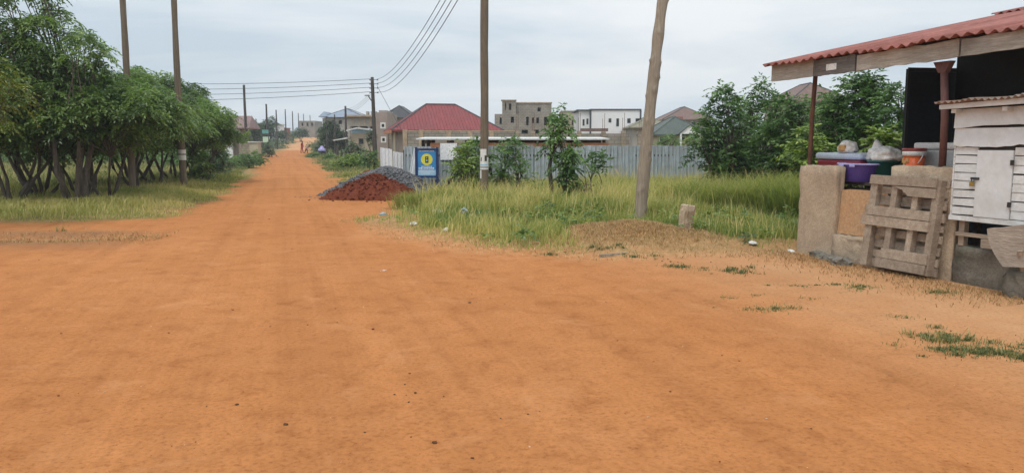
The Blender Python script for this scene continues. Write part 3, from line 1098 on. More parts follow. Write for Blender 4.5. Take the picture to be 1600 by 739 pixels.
mb = MB().tube([(rr * 1.08, 0, .41), (rr * 1.22, -.05, .35), (rr * 1.15, -.1, .28)], .006, 6)
mb.build('handle', 'white_plastic', t, smooth=True)

# big pale chest
u0, u1 = uz(1424, 240, .62)[0], uz(1500, 240, .62)[0]
t = stall_thing('ice_chest', 'large pale grey ice chest behind the maroon post', 'chest', (u0 + u1) / 2 + .1, .86, TZ)
w = (u1 - u0) / 2 + .1
MB().box(-w + .015, w - .015, -.2, .22, .0, .455).build('body', 'grey_plastic', t, bevel=.025)
MB().box(-w, w, -.215, .235, .457, .545).build('lid', 'white_plastic', t, bevel=.025)

# ------------------------------------------------------------------ white wooden kiosk on its plinth
KU, KV = sp(1486, 345, -.05)[0], -.05
KZ0, KZ1 = .735, 2.03
KL = 1.9
t = stall_thing('plinth', 'stained grey concrete plinth under the white wooden kiosk', 'plinth')
mb = MB(); rough_box(mb, 2.57, 2.57 + 2.4, 0, 1.25, -.2, .44, 9, .02, 6); mb.build('base_block', 'concrete_dark', t, smooth=True)
mb = MB(); rough_box(mb, 3.42, 3.9, -.28, 0.03, -.2, .3, 6, .04, 16); mb.build('broken_step', 'concrete_dark', t, smooth=True)

t = stall_thing('wooden_kiosk', 'small white wooden kiosk with a plank door and a rusty sheet roof', 'kiosk', KU, KV)
D0, D1 = sp(1524, 300, -.05)[0] - KU, sp(1580, 300, -.05)[0] - KU
DZ0, DZ1 = .80, 1.535
g = np.random.default_rng(12)


def plank(mb, x0, x1, y0, y1, z0, z1, sag=.006):
    j = g.uniform(-sag, sag, 4)
    mb.hexa([(x0, y0, z0 + j[0]), (x1, y0, z0 + j[1]), (x1, y1, z0 + j[1]), (x0, y1, z0 + j[0]), (x0, y0 + .006, z1 + j[2]), (x1, y0 + .006, z1 + j[3]), (x1, y1, z1 + j[3]), (x0, y1, z1 + j[2])])


# body shell behind the boards
mb = MB()
mb.wall(0, KL, KZ0, 2.0, .03, .05, [(D0 + .02, D1 - .02, DZ0, DZ1)])
mb.box(0, KL, .05, 1.15, KZ0, KZ0 + .03)
mb.box(0, KL, 1.15, 1.17, KZ0, 2.1)
mb.build('inner_frame', 'dark_wood', t)
mb = MB()
hh = (1.575 - .80) / 8
for i in range(8):
    plank(mb, .0, D0 - .006, 0, .026, .80 + i * hh + .006, .80 + (i + 1) * hh - .004)
    plank(mb, D1 + .008, KL, 0, .026, .80 + i * hh + .004, .80 + (i + 1) * hh - .006)
mb.build('front_cladding', 'white_plank', t)
mb = MB()
for x, nm in ((-.024, 'side_cladding'), (KL, 'side_cladding')):
    mb = MB()
    for i in range(14):
        z0 = .74 + i * .09
        mb.hexa([(x, .0, z0), (x + .022, .0, z0), (x + .022, 1.17, z0), (x, 1.17, z0), (x, .0, z0 + .085), (x + .022, .0, z0 + .085), (x + .022, 1.17, z0 + .085), (x, 1.17, z0 + .085)])
    mb.build(nm, 'white_plank', t)
plank(mb := MB(), -.03, KL + .02, -.012, .028, KZ0, .793, .008)
mb.build('sill', 'white_plank', t)


def rough_board(name, z0, z1, y, seed, x0=-.02, tw=.012):
    g2_ = np.random.default_rng(seed)
    n = 22
    mb = MB()
    xs_ = [x0 + (KL + .04) * i / n for i in range(n + 1)]
    lo = [z0 + tw * math.sin(x * 5 + seed) + g2_.normal(0, .004) for x in xs_]
    hi = [z1 + .004 * math.sin(x * 3 + seed) for x in xs_]
    vs = []
    for yy in (y, y + .022):
        for i in range(n + 1):
            vs += [(xs_[i], yy - .012 * (yy == y), lo[i]), (xs_[i], yy, hi[i])]
    k = 2 * (n + 1)
    fs = []
    for i in range(n):
        fs += [(2 * i, 2 * i + 2, 2 * i + 3, 2 * i + 1), (k + 2 * i, k + 2 * i + 1, k + 2 * i + 3, k + 2 * i + 2), (2 * i, k + 2 * i, k + 2 * i + 2, 2 * i + 2), (2 * i + 1, 2 * i + 3, k + 2 * i + 3, k + 2 * i + 1)]
    fs += [(0, 1, k + 1, k), (2 * n, k + 2 * n, k + 2 * n + 1, 2 * n + 1)]
    mb.add(vs, fs).build(name, 'white_paint', t)


rough_board('upper_board', 1.585, 1.785, -.01, 3, -.02, .01)
rough_board('upper_board', 1.80, 2.0, -.02, 5, -.02, .012)
d = MB().box(D0, D1, -.012, .02, DZ0 - .004, DZ1, None, .003).build('door', 'white_paint', t, bevel=.003)
mb = MB().box(D0 - .05, D0 + .05, -.03, -.013, 1.21, 1.235)
mb.tube([(D0 - .035, -.028, 1.21), (D0 - .035, -.034, 1.185), (D0 - .005, -.034, 1.185), (D0 - .005, -.028, 1.21)], .006, 6)
mb.build('hasp', 'black_iron', d)
MB().box(D0 - .05, D0 - .0, -.045, -.022, 1.135, 1.185).build('padlock', 'brass', d, bevel=.006)
for z in (1.38, .93):
    MB().box(D1 - .015, D1 + .02, -.03, -.013, z, z + .055).build('hinge', 'black_iron', d)
# eave beam and roof
mb = MB()
mb.hexa([(-.12, -.16, 2.0), (KL + .1, -.16, 2.04), (KL + .1, -.115, 2.04), (-.12, -.115, 2.0), (-.12, -.16, 2.05), (KL + .1, -.16, 2.11), (KL + .1, -.115, 2.11), (-.12, -.115, 2.05)])
mb.build('eave_board', 'white_plank', t)
mb = MB()
for x in (.0, .62, 1.25):
    mb.box(x, x + .06, -.11, 1.2, 1.955, 2.0)
mb.build('roof_joist', 'white_plank', t)
mb = MB()
vs = []
nn = 150
for side in (0, 1):
    for i in range(nn + 1):
        x = -.14 + (KL + .26) * i / nn
        w = .014 * math.cos(2 * math.pi * x / .076) + .035 * x / KL
        for q in (-.21, .5, 1.35):
            vs.append((x, q + (.03 * (vn(x * 6, 0, 3) - .5) if q < 0 else 0), 2.075 + w + .06 * (q + .2) + (.03 * (vn(x * 5, 2, 8) - .3) if q < 0 else 0) - .008 * side))
o2 = (nn + 1) * 3
fs = []
for i in range(nn):
    for k in range(2):
        a = i * 3 + k
        fs += [(a, a + 3, a + 4, a + 1), (o2 + a, o2 + a + 1, o2 + a + 4, o2 + a + 3)]
    fs.append((3 * i, o2 + 3 * i, o2 + 3 * i + 3, 3 * i + 3))
fs += [(0, 1, o2 + 1, o2), (1, 2, o2 + 2, o2 + 1)]
mb.add(vs, fs).build('roof_sheet', 'rusty_sheet', t, smooth=True)
# legs and cross slats between kiosk and plinth
for x in (.06, .9, 1.75):
    for y in (.06, 1.05):
        MB().box(x, x + .07, y, y + .07, .44, KZ0).build('leg', 'pallet_wood', t)
MB().box(.05, 1.8, .02, .055, .56, .605, None, .006).build('cross_slat', 'pallet_wood', t)
MB().box(.42, 1.8, -.03, .015, .455, .55, None, .006).build('cross_slat', 'pallet_wood', t)

# warped plywood sheet leaning on the plinth
mb = MB()
P4 = [sp(1540, 357, -.32), sp(1640, 346, -.32), sp(1640, 410, -.36), sp(1568, 416, -.36)]
nn = 10
vs = []
for s in (0, 1):
    for j in range(nn + 1):
        for i in range(nn + 1):
            a, b = i / nn, j / nn
            u = (P4[0][0] * (1 - a) + P4[1][0] * a) * (1 - b) + (P4[3][0] * (1 - a) + P4[2][0] * a) * b
            z = (P4[0][1] * (1 - a) + P4[1][1] * a) * (1 - b) + (P4[3][1] * (1 - a) + P4[2][1] * a) * b
            vs.append((u - .05 * math.sin(b * 3.1) * (1 - a), -.30 - .07 * b + .05 * math.sin(a * 3) + .018 * s, z - .03 * math.sin(a * 3.1) * b + .012 * (vn(a * 7, b * 7, 3) - .5)))
fs = []
q = (nn + 1) ** 2
for j in range(nn):
    for i in range(nn):
        a = j * (nn + 1) + i
        fs += [(a, a + 1, a + nn + 2, a + nn + 1), (q + a, q + a + nn + 1, q + a + nn + 2, q + a + 1)]
for i in range(nn):
    a, b = i, nn * (nn + 1) + i
    fs += [(a, q + a, q + a + 1, a + 1), (b, b + 1, q + b + 1, q + b)]
    a, b = i * (nn + 1), i * (nn + 1) + nn
    fs += [(a, a + nn + 1, q + a + nn + 1, q + a), (b, q + b, q + b + nn + 1, b + nn + 1)]
o = mb.add(vs, fs).build('warped_board', 'plywood', None, smooth=False)
o.location = A0; o.rotation_euler = (0, 0, SRZ)
tag(o, 'warped grey plywood sheet propped against the plinth below the kiosk door', 'board')
for u in (3.62, 4.2):
    MB().tube([(u, -.31, .52), (u, -.2, .15), (u, -.24, -.05)], .03, 6).build('prop', 'pallet_wood', o)

# ------------------------------------------------------------------ pallet leaning on the counter
BL, BR = gp(1350, 419), gp(1449, 437)
a, b = sp(1366, 282, -.045), sp(1494, 288, -.045)
TL, TR = sw(a[0], -.045, a[1]), sw(b[0], -.045, b[1])
ex = ((BR - BL).normalized() + (TR - TL).normalized()).normalized()
ey = ((TL + TR) / 2 - (BL + BR) / 2)
PH = ey.length
ey = (ey - ex * ey.dot(ex)).normalized()
shear = ((TL + TR) / 2 - (BL + BR) / 2).dot(ex) / PH
en = ex.cross(ey)                              # towards the road side
if en.dot(SN) > 0:
    en = -en
PW = ((BR - BL).length + (TR - TL).length) / 2
ct = (BL + BR) / 2
t = thing('wooden_pallet', 'weathered wooden pallet leaning upright against the counter wall', 'pallet', (ct.x, ct.y, 0))
ang = shear * .55
ex2 = (ex * math.cos(ang * .35) - ey * math.sin(ang * .35)).normalized()
ey2 = (ey * math.cos(ang * .35) + ex * math.sin(ang * .35)).normalized()
PM = Matrix((ex2, ey2, en)).transposed().to_4x4()
PM.translation = Vector((0, 0, ct.z + .05)) + en * .02
print('pallet', PW, PH, shear)


def pb(x0, x1, y0, y1, z0, z1, name, jit=.004):
    return MB().box(x0 * PW, x1 * PW, y0 * PH, y1 * PH, z0, z1, PM, jit).build(name, 'pallet_wood', t)


ZS0, ZS1 = -.05, .045
for x, w in ((-.46, .09), (-.15, .075), (.14, .075), (.40, .085)):
    pb(x, x + w, .0 if x in (-.46, .40) else .02, .985, ZS0, ZS1, 'stringer')
for y0, y1 in ((.0, .085), (.105, .185), (.215, .30), (.34, .425), (.46, .53), (.56, .65), (.69, .785), (.815, .885), (.92, 1.0)):
    pb(-.47, .52, y0, y1, ZS0 - .024, ZS0 - .001, 'back_slat', .006)
# front boards in three bands, the upper band broken at its left end
pb(-.47, .45, .905, 1.005, ZS1 + .001, ZS1 + .026, 'front_board')
mb = MB()
x0, x1, y0, y1 = -.02 * PW, .45 * PW, .80 * PH, .897 * PH
out = [(x0 + .12, y0), (x1, y0), (x1, y1), (x0 - .08, y1), (x0 - .02, y1 - .03), (x0 + .03, y1 - .035), (x0 + .05, y0 + .05), (x0 + .1, y0 + .03)]
k = len(out)
mb.add([PM @ Vector((p, q, ZS1 + .001)) for p, q in out] + [PM @ Vector((p, q, ZS1 + .025)) for p, q in out], [tuple(range(k))[::-1], tuple(range(k, 2 * k))] + [(i, (i + 1) % k, k + (i + 1) % k, k + i) for i in range(k)])
mb.build('front_board', 'pallet_wood', t)['label'] = 'snapped front board'
pb(-.48, .42, .562, .665, ZS1 + .001, ZS1 + .026, 'front_board')
pb(-.52, .42, .452, .555, ZS1 + .003, ZS1 + .028, 'front_board')
pb(-.16, .47, .115, .22, ZS1 + .001, ZS1 + .026, 'front_board')
pb(-.22, .46, .005, .108, ZS1 + .002, ZS1 + .027, 'front_board')
# ------------------------------------------------------------------ poles
def pole(name, label, px_b, Y, r0, r1, ztop, lean=(0, 0), mat='pole_wood', bend=.0, group='wooden poles along the road', xb=None, n=12, base=None):
    x = at(px_b, 300, Y).x if xb is None else xb
    z0 = hz(x, Y) if base is None else base
    t = thing(name, label, 'pole', (x, Y, z0), 0, group)
    H = ztop - z0
    pts, rad = [], []
    for i in range(13):
        s = i / 12
        pts.append((lean[0] * s + bend * math.sin(s * 3.1) + .025 * (vn(s * 6, x, 3) - .5) * (r0 > .08), lean[1] * s, -.3 + (H + .3) * s))
        rad.append(r0 + (r1 - r0) * s + r0 * .12 * (vn(s * 14, x, 5) - .5))
    MB().tube(pts, rad, n).build('shaft', mat, t, smooth=True)
    return t


p_near_l = gp(208, 303)
p_band = gp(288, 297)
pa = pole('utility_pole', 'tall wooden pole without wires rising out of the dark grove on the left', 208, p_near_l.y, .115, .085, 8.2, (.0, .05), 'pole_wood')
pb_ = pole('utility_pole', 'tall wooden pole with a white paper band, nearest the left road edge', 288, p_band.y, .122, .085, 8.6, (.0, .0), 'pole_wood', -.04)
for z0, z1, lab in ((.98, 1.16, None), (1.2, 1.34, 'torn paper strip')):
    mb = MB()
    mb.tube([(-.01, 0, z0), (-.01, 0, z1)], .127, 16, False)
    q = mb.build('paper_band', 'white_plastic', pb_, smooth=True)
p9 = gp(757, 330)
p9t = pole('utility_pole', 'thick brown pole with pasted notices standing in the tall grass', 757, p9.y, .102, .088, 6.8, (.02, 0), 'pole_wood')
# pasted notices on it
z = at(755, 233, p9.y).z - hz(p9.x, p9.y)


def notice(root, a0, a1, z0, z1, r, mat, name='notice', n=6):
    mb = MB()
    vs, fs = [], []
    for k in range(n + 1):
        an = a0 + (a1 - a0) * k / n
        for zz in (z0, z1):
            vs.append((r * math.cos(an), r * math.sin(an), zz))
    for k in range(n):
        fs.append((2 * k, 2 * k + 2, 2 * k + 3, 2 * k + 1))
    b = len(vs)
    vs += [(x * 1.02, y * 1.02, q) for x, y, q in vs]
    fs += [(b + 2 * k, b + 2 * k + 1, b + 2 * k + 3, b + 2 * k + 2) for k in range(n)]
    return mb.add(vs, fs).build(name, mat, root)


z26 = lambda py: at(755, py, p9.y).z - hz(p9.x, p9.y)
notice(p9t, R(-150), R(-60), z26(246), z26(233), .105, 'white_plastic')
nn_ = notice(p9t, R(-165), R(-25), z26(265), z26(246), .106, 'white_plastic')
notice(p9t, R(-85), R(-55), z26(252), z26(243), .109, 'sign_dark', 'printed_patch')
notice(p9t, R(-140), R(-125), z26(252), z26(246), .109, 'sign_dark', 'printed_patch')
notice(p9t, R(-150), R(-45), z26(259), z26(256.5), .109, 'sign_pale', 'printed_patch')
notice(p9t, R(-150), R(-35), z26(262), z26(260.8), .109, 'sign_dark', 'printed_patch')
notice(p9t, R(-165), R(-130), z26(279), z26(266), .105, 'white_plastic')

p10 = Vector((MX + .09, 14.5, 0))
p10t = at(1024, 5, 14.5)
t = pole('utility_pole', 'thick pale knotty pole leaning beside the mound of dry earth', 997, 14.5, .135, .10, 6.6, (at(1024, 0, 14.5).x - at(997, 355, 14.5).x + .45, .1), 'pole_pale', -.05)
# its knots: bulges pushed out of the shaft itself
g = np.random.default_rng(3)
sh = [c for c in t.children][0]
bmk = bmesh.new()
mb = MB()
lx = at(1024, 0, 14.5).x - at(997, 355, 14.5).x + .45
axis_ = lambda s: Vector((lx * s - .05 * math.sin(s * 3.1) + .035 * (vn(s * 6, 3.3, 3) - .5), .1 * s, -.3 + 6.9 * s))
NK = 150
knots = [(g.uniform(.06, .95), g.uniform(-math.pi, .3)) for _ in range(34)]
vs, fs = [], []
for i in range(NK + 1):
    s_ = i / NK
    c = axis_(s_)
    for k in range(24):
        an = 2 * math.pi * k / 24 - math.pi
        r = .118 - .03 * s_ + .02 * (vn(s_ * 22, 1.7, 5) - .5)
        r += .006 * (vn(an * 3, s_ * 5, 8) - .5)
        for ks, ka in knots:
            da = (an - ka + math.pi) % (2 * math.pi) - math.pi
            r += .026 * math.exp(-((s_ - ks) * 6.9 / .05) ** 2 - (da / .3) ** 2)
        vs.append(c + Vector((math.cos(an), math.sin(an), 0)) * r)
for i in range(NK):
    for k in range(24):
        k2 = (k + 1) % 24
        fs.append((i * 24 + k, i * 24 + k2, (i + 1) * 24 + k2, (i + 1) * 24 + k))
bpy.data.objects.remove(sh)
mb.add(vs, fs).build('shaft', 'pole_pale', t, smooth=True)

# concrete stub post
q = gp(1070, 371)
o = MB()
rough_box(o, -.105, .105, -.08, .08, -.2, .43, 5, .018, 9)
o = o.build('stub_post', 'concrete', None)
o.location = (q.x, q.y, hz(q.x, q.y)); o.rotation_euler = (0, R(6), R(20))
tag(o, 'short broken concrete stub post behind the mound of dry earth', 'post')

# ---- pole with crossarm wires and street lamp
P6 = gp(587, 262)
P6z = at(585, 121, P6.y).z
t6 = pole('power_pole', 'dark pole carrying four insulators, wires and a street lamp arm', 588, P6.y, .15, .11, P6z, (-.12, 0), 'pole_dark')
x6 = at(585, 121, P6.y).x - t6.location.x
for k, py in enumerate((125, 131.5, 138, 145)):
    z = at(585, py, P6.y).z - t6.location.z
    sx = x6 - .0
    b = MB().tube([(sx - .32, 0, z), (sx + .22, 0, z)], .018, 6).build('bracket', 'black_iron', t6)
    for s in (-1, 1):
        MB().lathe([(.02, z - .05), (.06, z - .045), (.045, z - .01), (.065, z + .0), (.04, z + .05)], 10, (sx - .05 + s * .26, 0)).build('insulator', 'ceramic', b, smooth=True)
za, zb = at(573, 150, P6.y), at(584, 158, P6.y)
mb = MB().tube([(zb.x - t6.location.x, 0, zb.z - t6.location.z - .15), (zb.x - t6.location.x - .18, -.05, zb.z - t6.location.z + .05), (za.x - t6.location.x + .12, -.1, za.z - t6.location.z)], .035, 8)
arm = mb.build('lamp_arm', 'black_iron', t6, smooth=True)
MB().box(za.x - t6.location.x - .12, za.x - t6.location.x + .22, -.18, -.02, za.z - t6.location.z - .03, za.z - t6.location.z + .06).build('lamp_head', 'ceramic', arm, bevel=.03)

# other far poles
for (px, py, Y, r, lab) in [
        (388, 133, 80, .17, 'tall dark pole beside the pale gate pillar on the left roadside'),
        (421, 163, 110, .17, 'dark pole beside the pale green signboard'),
        (436, 172, 135, .15, 'short dark pole before the red brick hut'),
        (450, 171, 165, .15, 'thin pole standing on the rise left of the far track'),
        (461, 174, 190, .15, 'thin far pole, next along after the one left of the track'),
        (470, 177, 215, .15, 'thin far pole left of the grey unfinished block'),
        (478, 178, 240, .15, 'thin far pole in front of the grey unfinished block'),
        (488, 180, 270, .16, 'thinnest and farthest pole right of the grey unfinished block'),
        (543, 166, 80, .14, 'dark pole in front of the small cream house'),
        (513, 182, 96, .09, 'slim pole left in front of the round dark tree'),
        (526, 179, 88, .10, 'slim pole right in front of the round dark tree'),
        (529, 228, 70, .13, 'short thick post in the scrub below the round dark tree')]:
    pole('utility_pole', lab, px, Y, r, r * .7, at(px, py, Y).z, (0, 0), 'pole_dark', 0, 'poles along the far road', n=8)
xh = at(150, 200, 60).x
pole('utility_pole', 'pole half hidden behind the grove where the four wires end', 150, 60, .13, .1, at(150, 127, 60).z, (0, 0), 'pole_dark')


# ---- wires
def wire(label, a, b, sag, r=.014, group=None, name='power_wire'):
    a, b = Vector(a), Vector(b)
    n = 28
    pts = []
    for i in range(n + 1):
        s = i / n
        p = a.lerp(b, s)
        p.z -= sag * 4 * s * (1 - s)
        pts.append(p)
    o = MB().tube(pts, r, 5).build(name, 'wire', None, smooth=True)
    return tag(o, label, 'wire', group)


words = ('topmost', 'second from the top', 'third from the top', 'lowest')
for k, py in enumerate((125, 131.5, 138, 145)):
    a = at(585, py, P6.y)
    a.z += .05
    b = at(120, 128 + k * 9.5, 60)
    wire(f'{words[k]} of the wires running left from the lamp pole to the grove', (a.x - .31, a.y, a.z), b, .25, .017, 'wires left of the lamp pole')
    zt_ = 6.55 - k * .26
    wire(f'{words[k]} of the four wires climbing right from the lamp pole', (a.x + .2, a.y, a.z), (p9.x - .12, p9.y, zt_), .75 + k * .04, .0125, 'wires right of the lamp pole')
    if k < 3:
        c = at(543, 170 + k * 3, 80)
        wire(f'{("upper", "middle", "lower")[k]} thin service wire dropping left from the lamp pole', (a.x - .1, a.y, at(585, 140 + k * 4, P6.y).z), c, .3, .01, 'service wires')
a = at(589, 134, P6.y)
b = at(612, 168, P6.y + 1)
wire('slanting stay wire dropping right from the lamp pole towards the block tower', a, at(640, 225, P6.y + 2), .05, .014, None, 'stay_wire')


# ------------------------------------------------------------------ corrugated sheet fence
FY = 26.0
fx0, fx1 = at(632, 260, FY).x, at(1135, 260, FY).x
t = thing('sheet_fence', 'long fence of grey corrugated metal sheets behind the tall grass', 'fence', (0, FY, 0))


def corr(mb, w, h, z0, amp=.027, pitch=.125, tilt=0.0, topw=0.0, wave=0.0, seed=1):
    n = max(4, int(w / pitch * 5))
    vs, fs = [], []
    for s in (0, 1):
        for i in range(n + 1):
            x = w * i / n
            ph = (x / pitch) % 1
            tr = min(max((abs(ph - .5) - .14) / .12, 0), 1)
            y = amp * (1 - 2 * tr) + .006 * s
            for k in range(4):
                b = k / 3
                vs.append((x + tilt * b, y + wave * (vn(x * 2 + seed, b * 2, seed) - .5), z0 + (h + topw * (x / w - .5)) * b))
    q = (n + 1) * 4
    for i in range(n):
        for k in range(3):
            a = i * 4 + k
            fs += [(a, a + 4, a + 5, a + 1), (q + a, q + a + 1, q + a + 5, q + a + 4)]
        a = i * 4 + 3
        fs.append((a, a + 4, q + a + 4, q + a))
    return mb.add(vs, fs)


g = np.random.default_rng(6)
x = fx0
k = 0
while x < fx1:
    w = .86
    mb = corr(MB(), w + .04, 1.0, 0, seed=k, wave=.02)
    h = at(900, 228.5, FY).z + g.uniform(-.025, .03) + (.03 if k % 4 == 0 else 0) - (.0 if x > -2 else .05)
    mb.v = [(a, b, c * (h + .1) - .1) for a, b, c in mb.v]
    mb.build('sheet', 'galvanised', t, (x, g.uniform(-.006, .006) + .008 * (k % 2), 0))
    x += w
    k += 1
for i in range(7):
    px_ = fx0 + (fx1 - fx0) * i / 6
    MB().box(px_ - .04, px_ + .04, .03, .11, -.2, 1.42).build('post', 'dark_wood', t)
for z in (.35, 1.2):
    MB().box(fx0, fx1, .022, .06, z, z + .07).build('rail', 'dark_wood', t)
# bright loose sheets at the left end of the fence
t = thing('loose_sheet', 'bright new metal sheets standing crooked behind the gravel heap', 'fence', (at(595, 260, FY + .6).x, FY + .6, 0))
for i, (px0, px1, top, tl) in enumerate(((595, 613, 232, .0), (612, 629, 238, .05), (628, 640, 236, .12))):
    a, b = at(px0, 260, FY + .6).x, at(px1, 260, FY + .6).x
    zt_ = at(600, top, FY + .6).z
    corr(MB(), b - a, zt_ + .1, -.1, tilt=tl, topw=-.06, wave=.05, seed=i + 20).build('sheet', 'bright_sheet', t, (a - t.location.x, .02 * i, 0))
# pale leaning sheet
t = thing('leaning_sheet', 'pale narrow sheet leaning between the bright sheets and the grey fence', 'sheet', (at(633, 300, FY - .25).x, FY - .25, 0))
corr(MB(), .32, at(640, 232, FY).z + .05, -.05, tilt=.32, wave=.04, seed=40, amp=.008).build('panel', 'bright_sheet', t)
# white notice board on the fence
a, b = at(688, 250, FY - .06), at(714, 224, FY - .06)
o = MB().box(0, b.x - a.x, -.02, 0, 0, b.z - a.z)
o.box(b.x - a.x - .002, b.x - a.x + .12, -.018, -.002, 0, .14)
o = o.build('notice_board', 'house_white', None)
o.location = (a.x, FY - .045, a.z)
tag(o, 'plain white board hung on the fence right of the blue signboard', 'notice board')
# leaning stick
a, b = gp(982, 304), at(963, 267, FY - .15)
a = Vector((at(982, 300, FY - 1).x, FY - 1.0, hz(at(982, 300, FY - 1).x, FY - 1)))
o = MB().tube([a - Vector((0, 0, .1)), b + (b - a) * .05], [.05, .04], 8).build('leaning_stick', 'pole_pale', None, smooth=True)
tag(o, 'pale stick leaning against the metal fence above the tall grass', 'stick')

# ------------------------------------------------------------------ blue signboard
SY = 25.3
a, b = at(653, 275, SY), at(681, 235, SY)
zb_ = hz(a.x, SY)
t = thing('signboard', 'blue signboard with a yellow disc and pale lettering in a navy frame', 'signboard', ((a.x + b.x) / 2, SY, zb_))
w, z0, z1 = (b.x - a.x) / 2, a.z - zb_, b.z - zb_
MB().box(-w, w, -.01, .02, z0, z1).build('board', 'sign_blue', t)
for s in (-1, 1):
    MB().box(s * (w + .045) - .04, s * (w + .045) + .04, -.04, .04, -.2, z1 + .1).build('post', 'navy', t)
mb = MB()
mb.box(-w, w, -.035, .035, z1 + .001, z1 + .06)
mb.box(-w, w, -.035, .035, z0 - .06, z0 - .001)
mb.build('frame', 'navy', t)
H_ = z1 - z0
cz = z0 + H_ * .64


def disc(r, y, c, n=28, sx=1.0):
    mb = MB()
    p = [(c[0] + r * sx * math.cos(2 * math.pi * k / n), c[1] + r * math.sin(2 * math.pi * k / n)) for k in range(n)]
    mb.add([(x, y, z) for x, z in p] + [(x, y - .003, z) for x, z in p], [tuple(range(n))[::-1], tuple(range(n, 2 * n))] + [(k, (k + 1) % n, n + (k + 1) % n, n + k) for k in range(n)])
    return mb


emb = disc(.19, -.0105, (.0, cz)).build('emblem', 'sign_yellow', t)
MB().box(-.055, .055, -.019, -.0145, cz - .11, cz + .1).build('emblem_figure', 'sign_dark', emb, bevel=.01)
disc(.03, -.0195, (.0, cz - .03)).build('emblem_mark', 'sign_pale', emb)
disc(.022, -.0195, (.0, cz + .05), 4).build('emblem_mark', 'sign_yellow', emb)
g = np.random.default_rng(2)
mb = MB()
rows = [(.35, .03, .62), (.27, .05, .9), (.2, .03, .8), (.14, .025, .9), (.085, .022, .7), (.95, .028, .8)]
for fz, h, wid in rows:
    x = -w * wid
    while x < w * wid - .03:
        l = g.uniform(.015, .04)
        mb.box(x, x + l, -.0135, -.0105, z0 + H_ * fz, z0 + H_ * fz + h)
        x += l + g.uniform(.008, .02)
mb.build('lettering', 'house_white', t)
MB().box(-w + .01, w - .01, -.0125, -.0105, z0 + .02, z0 + H_ * .235).build('lower_band', 'sign_pale', t)


# ------------------------------------------------------------------ heaps
def heap(name, label, cx, cy, rx, ry, h, mat, seed, skew=0.0, rough=.06, power=1.25, cat='heap', n=96):
    rows, cols = n // 2, n
    vs, fs = [], []
    base = hz(cx, cy)
    for j in range(rows + 1):
        s = j / rows
        for k in range(cols):
            an = 2 * math.pi * k / cols
            wob = 1 + .16 * (vn(math.cos(an) * 2 + 5, math.sin(an) * 2 + 5, seed) - .5) * 2
            x, y = rx * s * wob * math.cos(an), ry * s * wob * math.sin(an)
            tail = 1 + skew * max(0, -math.cos(an)) * s
            x *= tail
            z = h * max(0, 1 - s ** power) ** 1.05
            fade = min(1, (1 - s) * 5 + .12)
            z += fade * (rough * (fbm(x + 9, y, .28, seed) - .5) * 2 + rough * .8 * (fbm(x, y + 9, .09, seed + 5, 3) - .5))
            vs.append((x, y, z - .05 * s - (.04 if j == rows else 0)))
    for j in range(rows):
        for k in range(cols):
            k2 = (k + 1) % cols
            if j == 0:
                fs.append((0, cols + k, cols + k2))
            else:
                fs.append((j * cols + k, (j + 1) * cols + k, (j + 1) * cols + k2, j * cols + k2))
    t = thing(name, label, cat, (cx, cy, base))
    MB().add(vs, fs).build('mound', mat, t, smooth=False)
    return t, vs


def stones(name, vs, n, s0, s1, mat, parent, seed, lift=.3):
    g = np.random.default_rng(seed)
    cube = np.array([(-1, -1, -1), (1, -1, -1), (1, 1, -1), (-1, 1, -1), (-1, -1, 1), (1, -1, 1), (1, 1, 1), (-1, 1, 1)], float) * .5
    fq = np.array([(3, 2, 1, 0), (4, 5, 6, 7), (0, 1, 5, 4), (1, 2, 6, 5), (2, 3, 7, 6), (3, 0, 4, 7)])
    pts = np.array(vs)[g.integers(0, len(vs), n)]
    Vs = []
    for p in pts:
        s = g.uniform(s0, s1)
        q, _ = np.linalg.qr(g.normal(0, 1, (3, 3)))
        Vs.append((cube * g.uniform(.6, 1.25, (8, 3)) * s) @ q + p + [g.normal(0, .03), g.normal(0, .03), s * lift])
    V = np.concatenate(Vs)
    F = (np.arange(n)[:, None, None] * 8 + fq[None]).reshape(-1, 4)
    o = link(name, np_mesh(name, V, [F]), mat, parent)
    return tag(o, kind='stuff')


gx = at(606, 290, 24.2).x
t, vs = heap('gravel_heap', 'grey gravel heap sloping down to the road behind the red earth', gx, 24.4, 1.75, 1.3, .86, 'gravel', 3, .28, .05, 1.7)
stones('gravel', vs, 3600, .025, .06, 'gravel_stone', t, 5)
gx = at(580, 300, 22.9).x
t, vs = heap('earth_heap', 'dark red earth heap in front of the grey gravel', gx + .12, 22.9, 1.56, 1.05, .67, 'red_earth', 7, .1, .08, 1.6)
stones('clods', vs, 900, .015, .055, 'red_earth', t, 9)
gx = at(580, 262, 27.5).x
t, vs = heap('earth_heap', 'small red earth heap behind the gravel beside the lamp pole', gx, 27.5, 1.0, .8, .72, 'red_earth', 17, .6, .09, 1.3)

# ------------------------------------------------------------------ litter and small things
def litter(name, label, px, py, sx, sy, sz, seed, mat='thin_plastic', cat='litter', lift=0.0):
    p = gp(px, py)
    me = bag(name, '', 0, 0, 0, sx, sy, sz, seed, None)
    me.polygons.foreach_set('use_smooth', [False] * len(me.polygons))
    for v_ in me.vertices:                      # crumple: sharp folds, one side trodden flat
        c = v_.co
        f = noise.cell(c * (14 + 3 * seed)) * .5 + noise.noise(c * 60)
        v_.co = Vector((c.x * (1 + .35 * f), c.y * (1 + .35 * f), c.z * (.55 + .5 * abs(noise.noise(c * 25 + Vector((seed, 0, 0)))))))
    o = link(name, me, mat)
    o.location = (p.x, p.y, hz(p.x, p.y) + lift - .01)
    o.rotation_euler = (0, 0, seed)
    return tag(o, label, cat, 'scraps of litter on the verge')


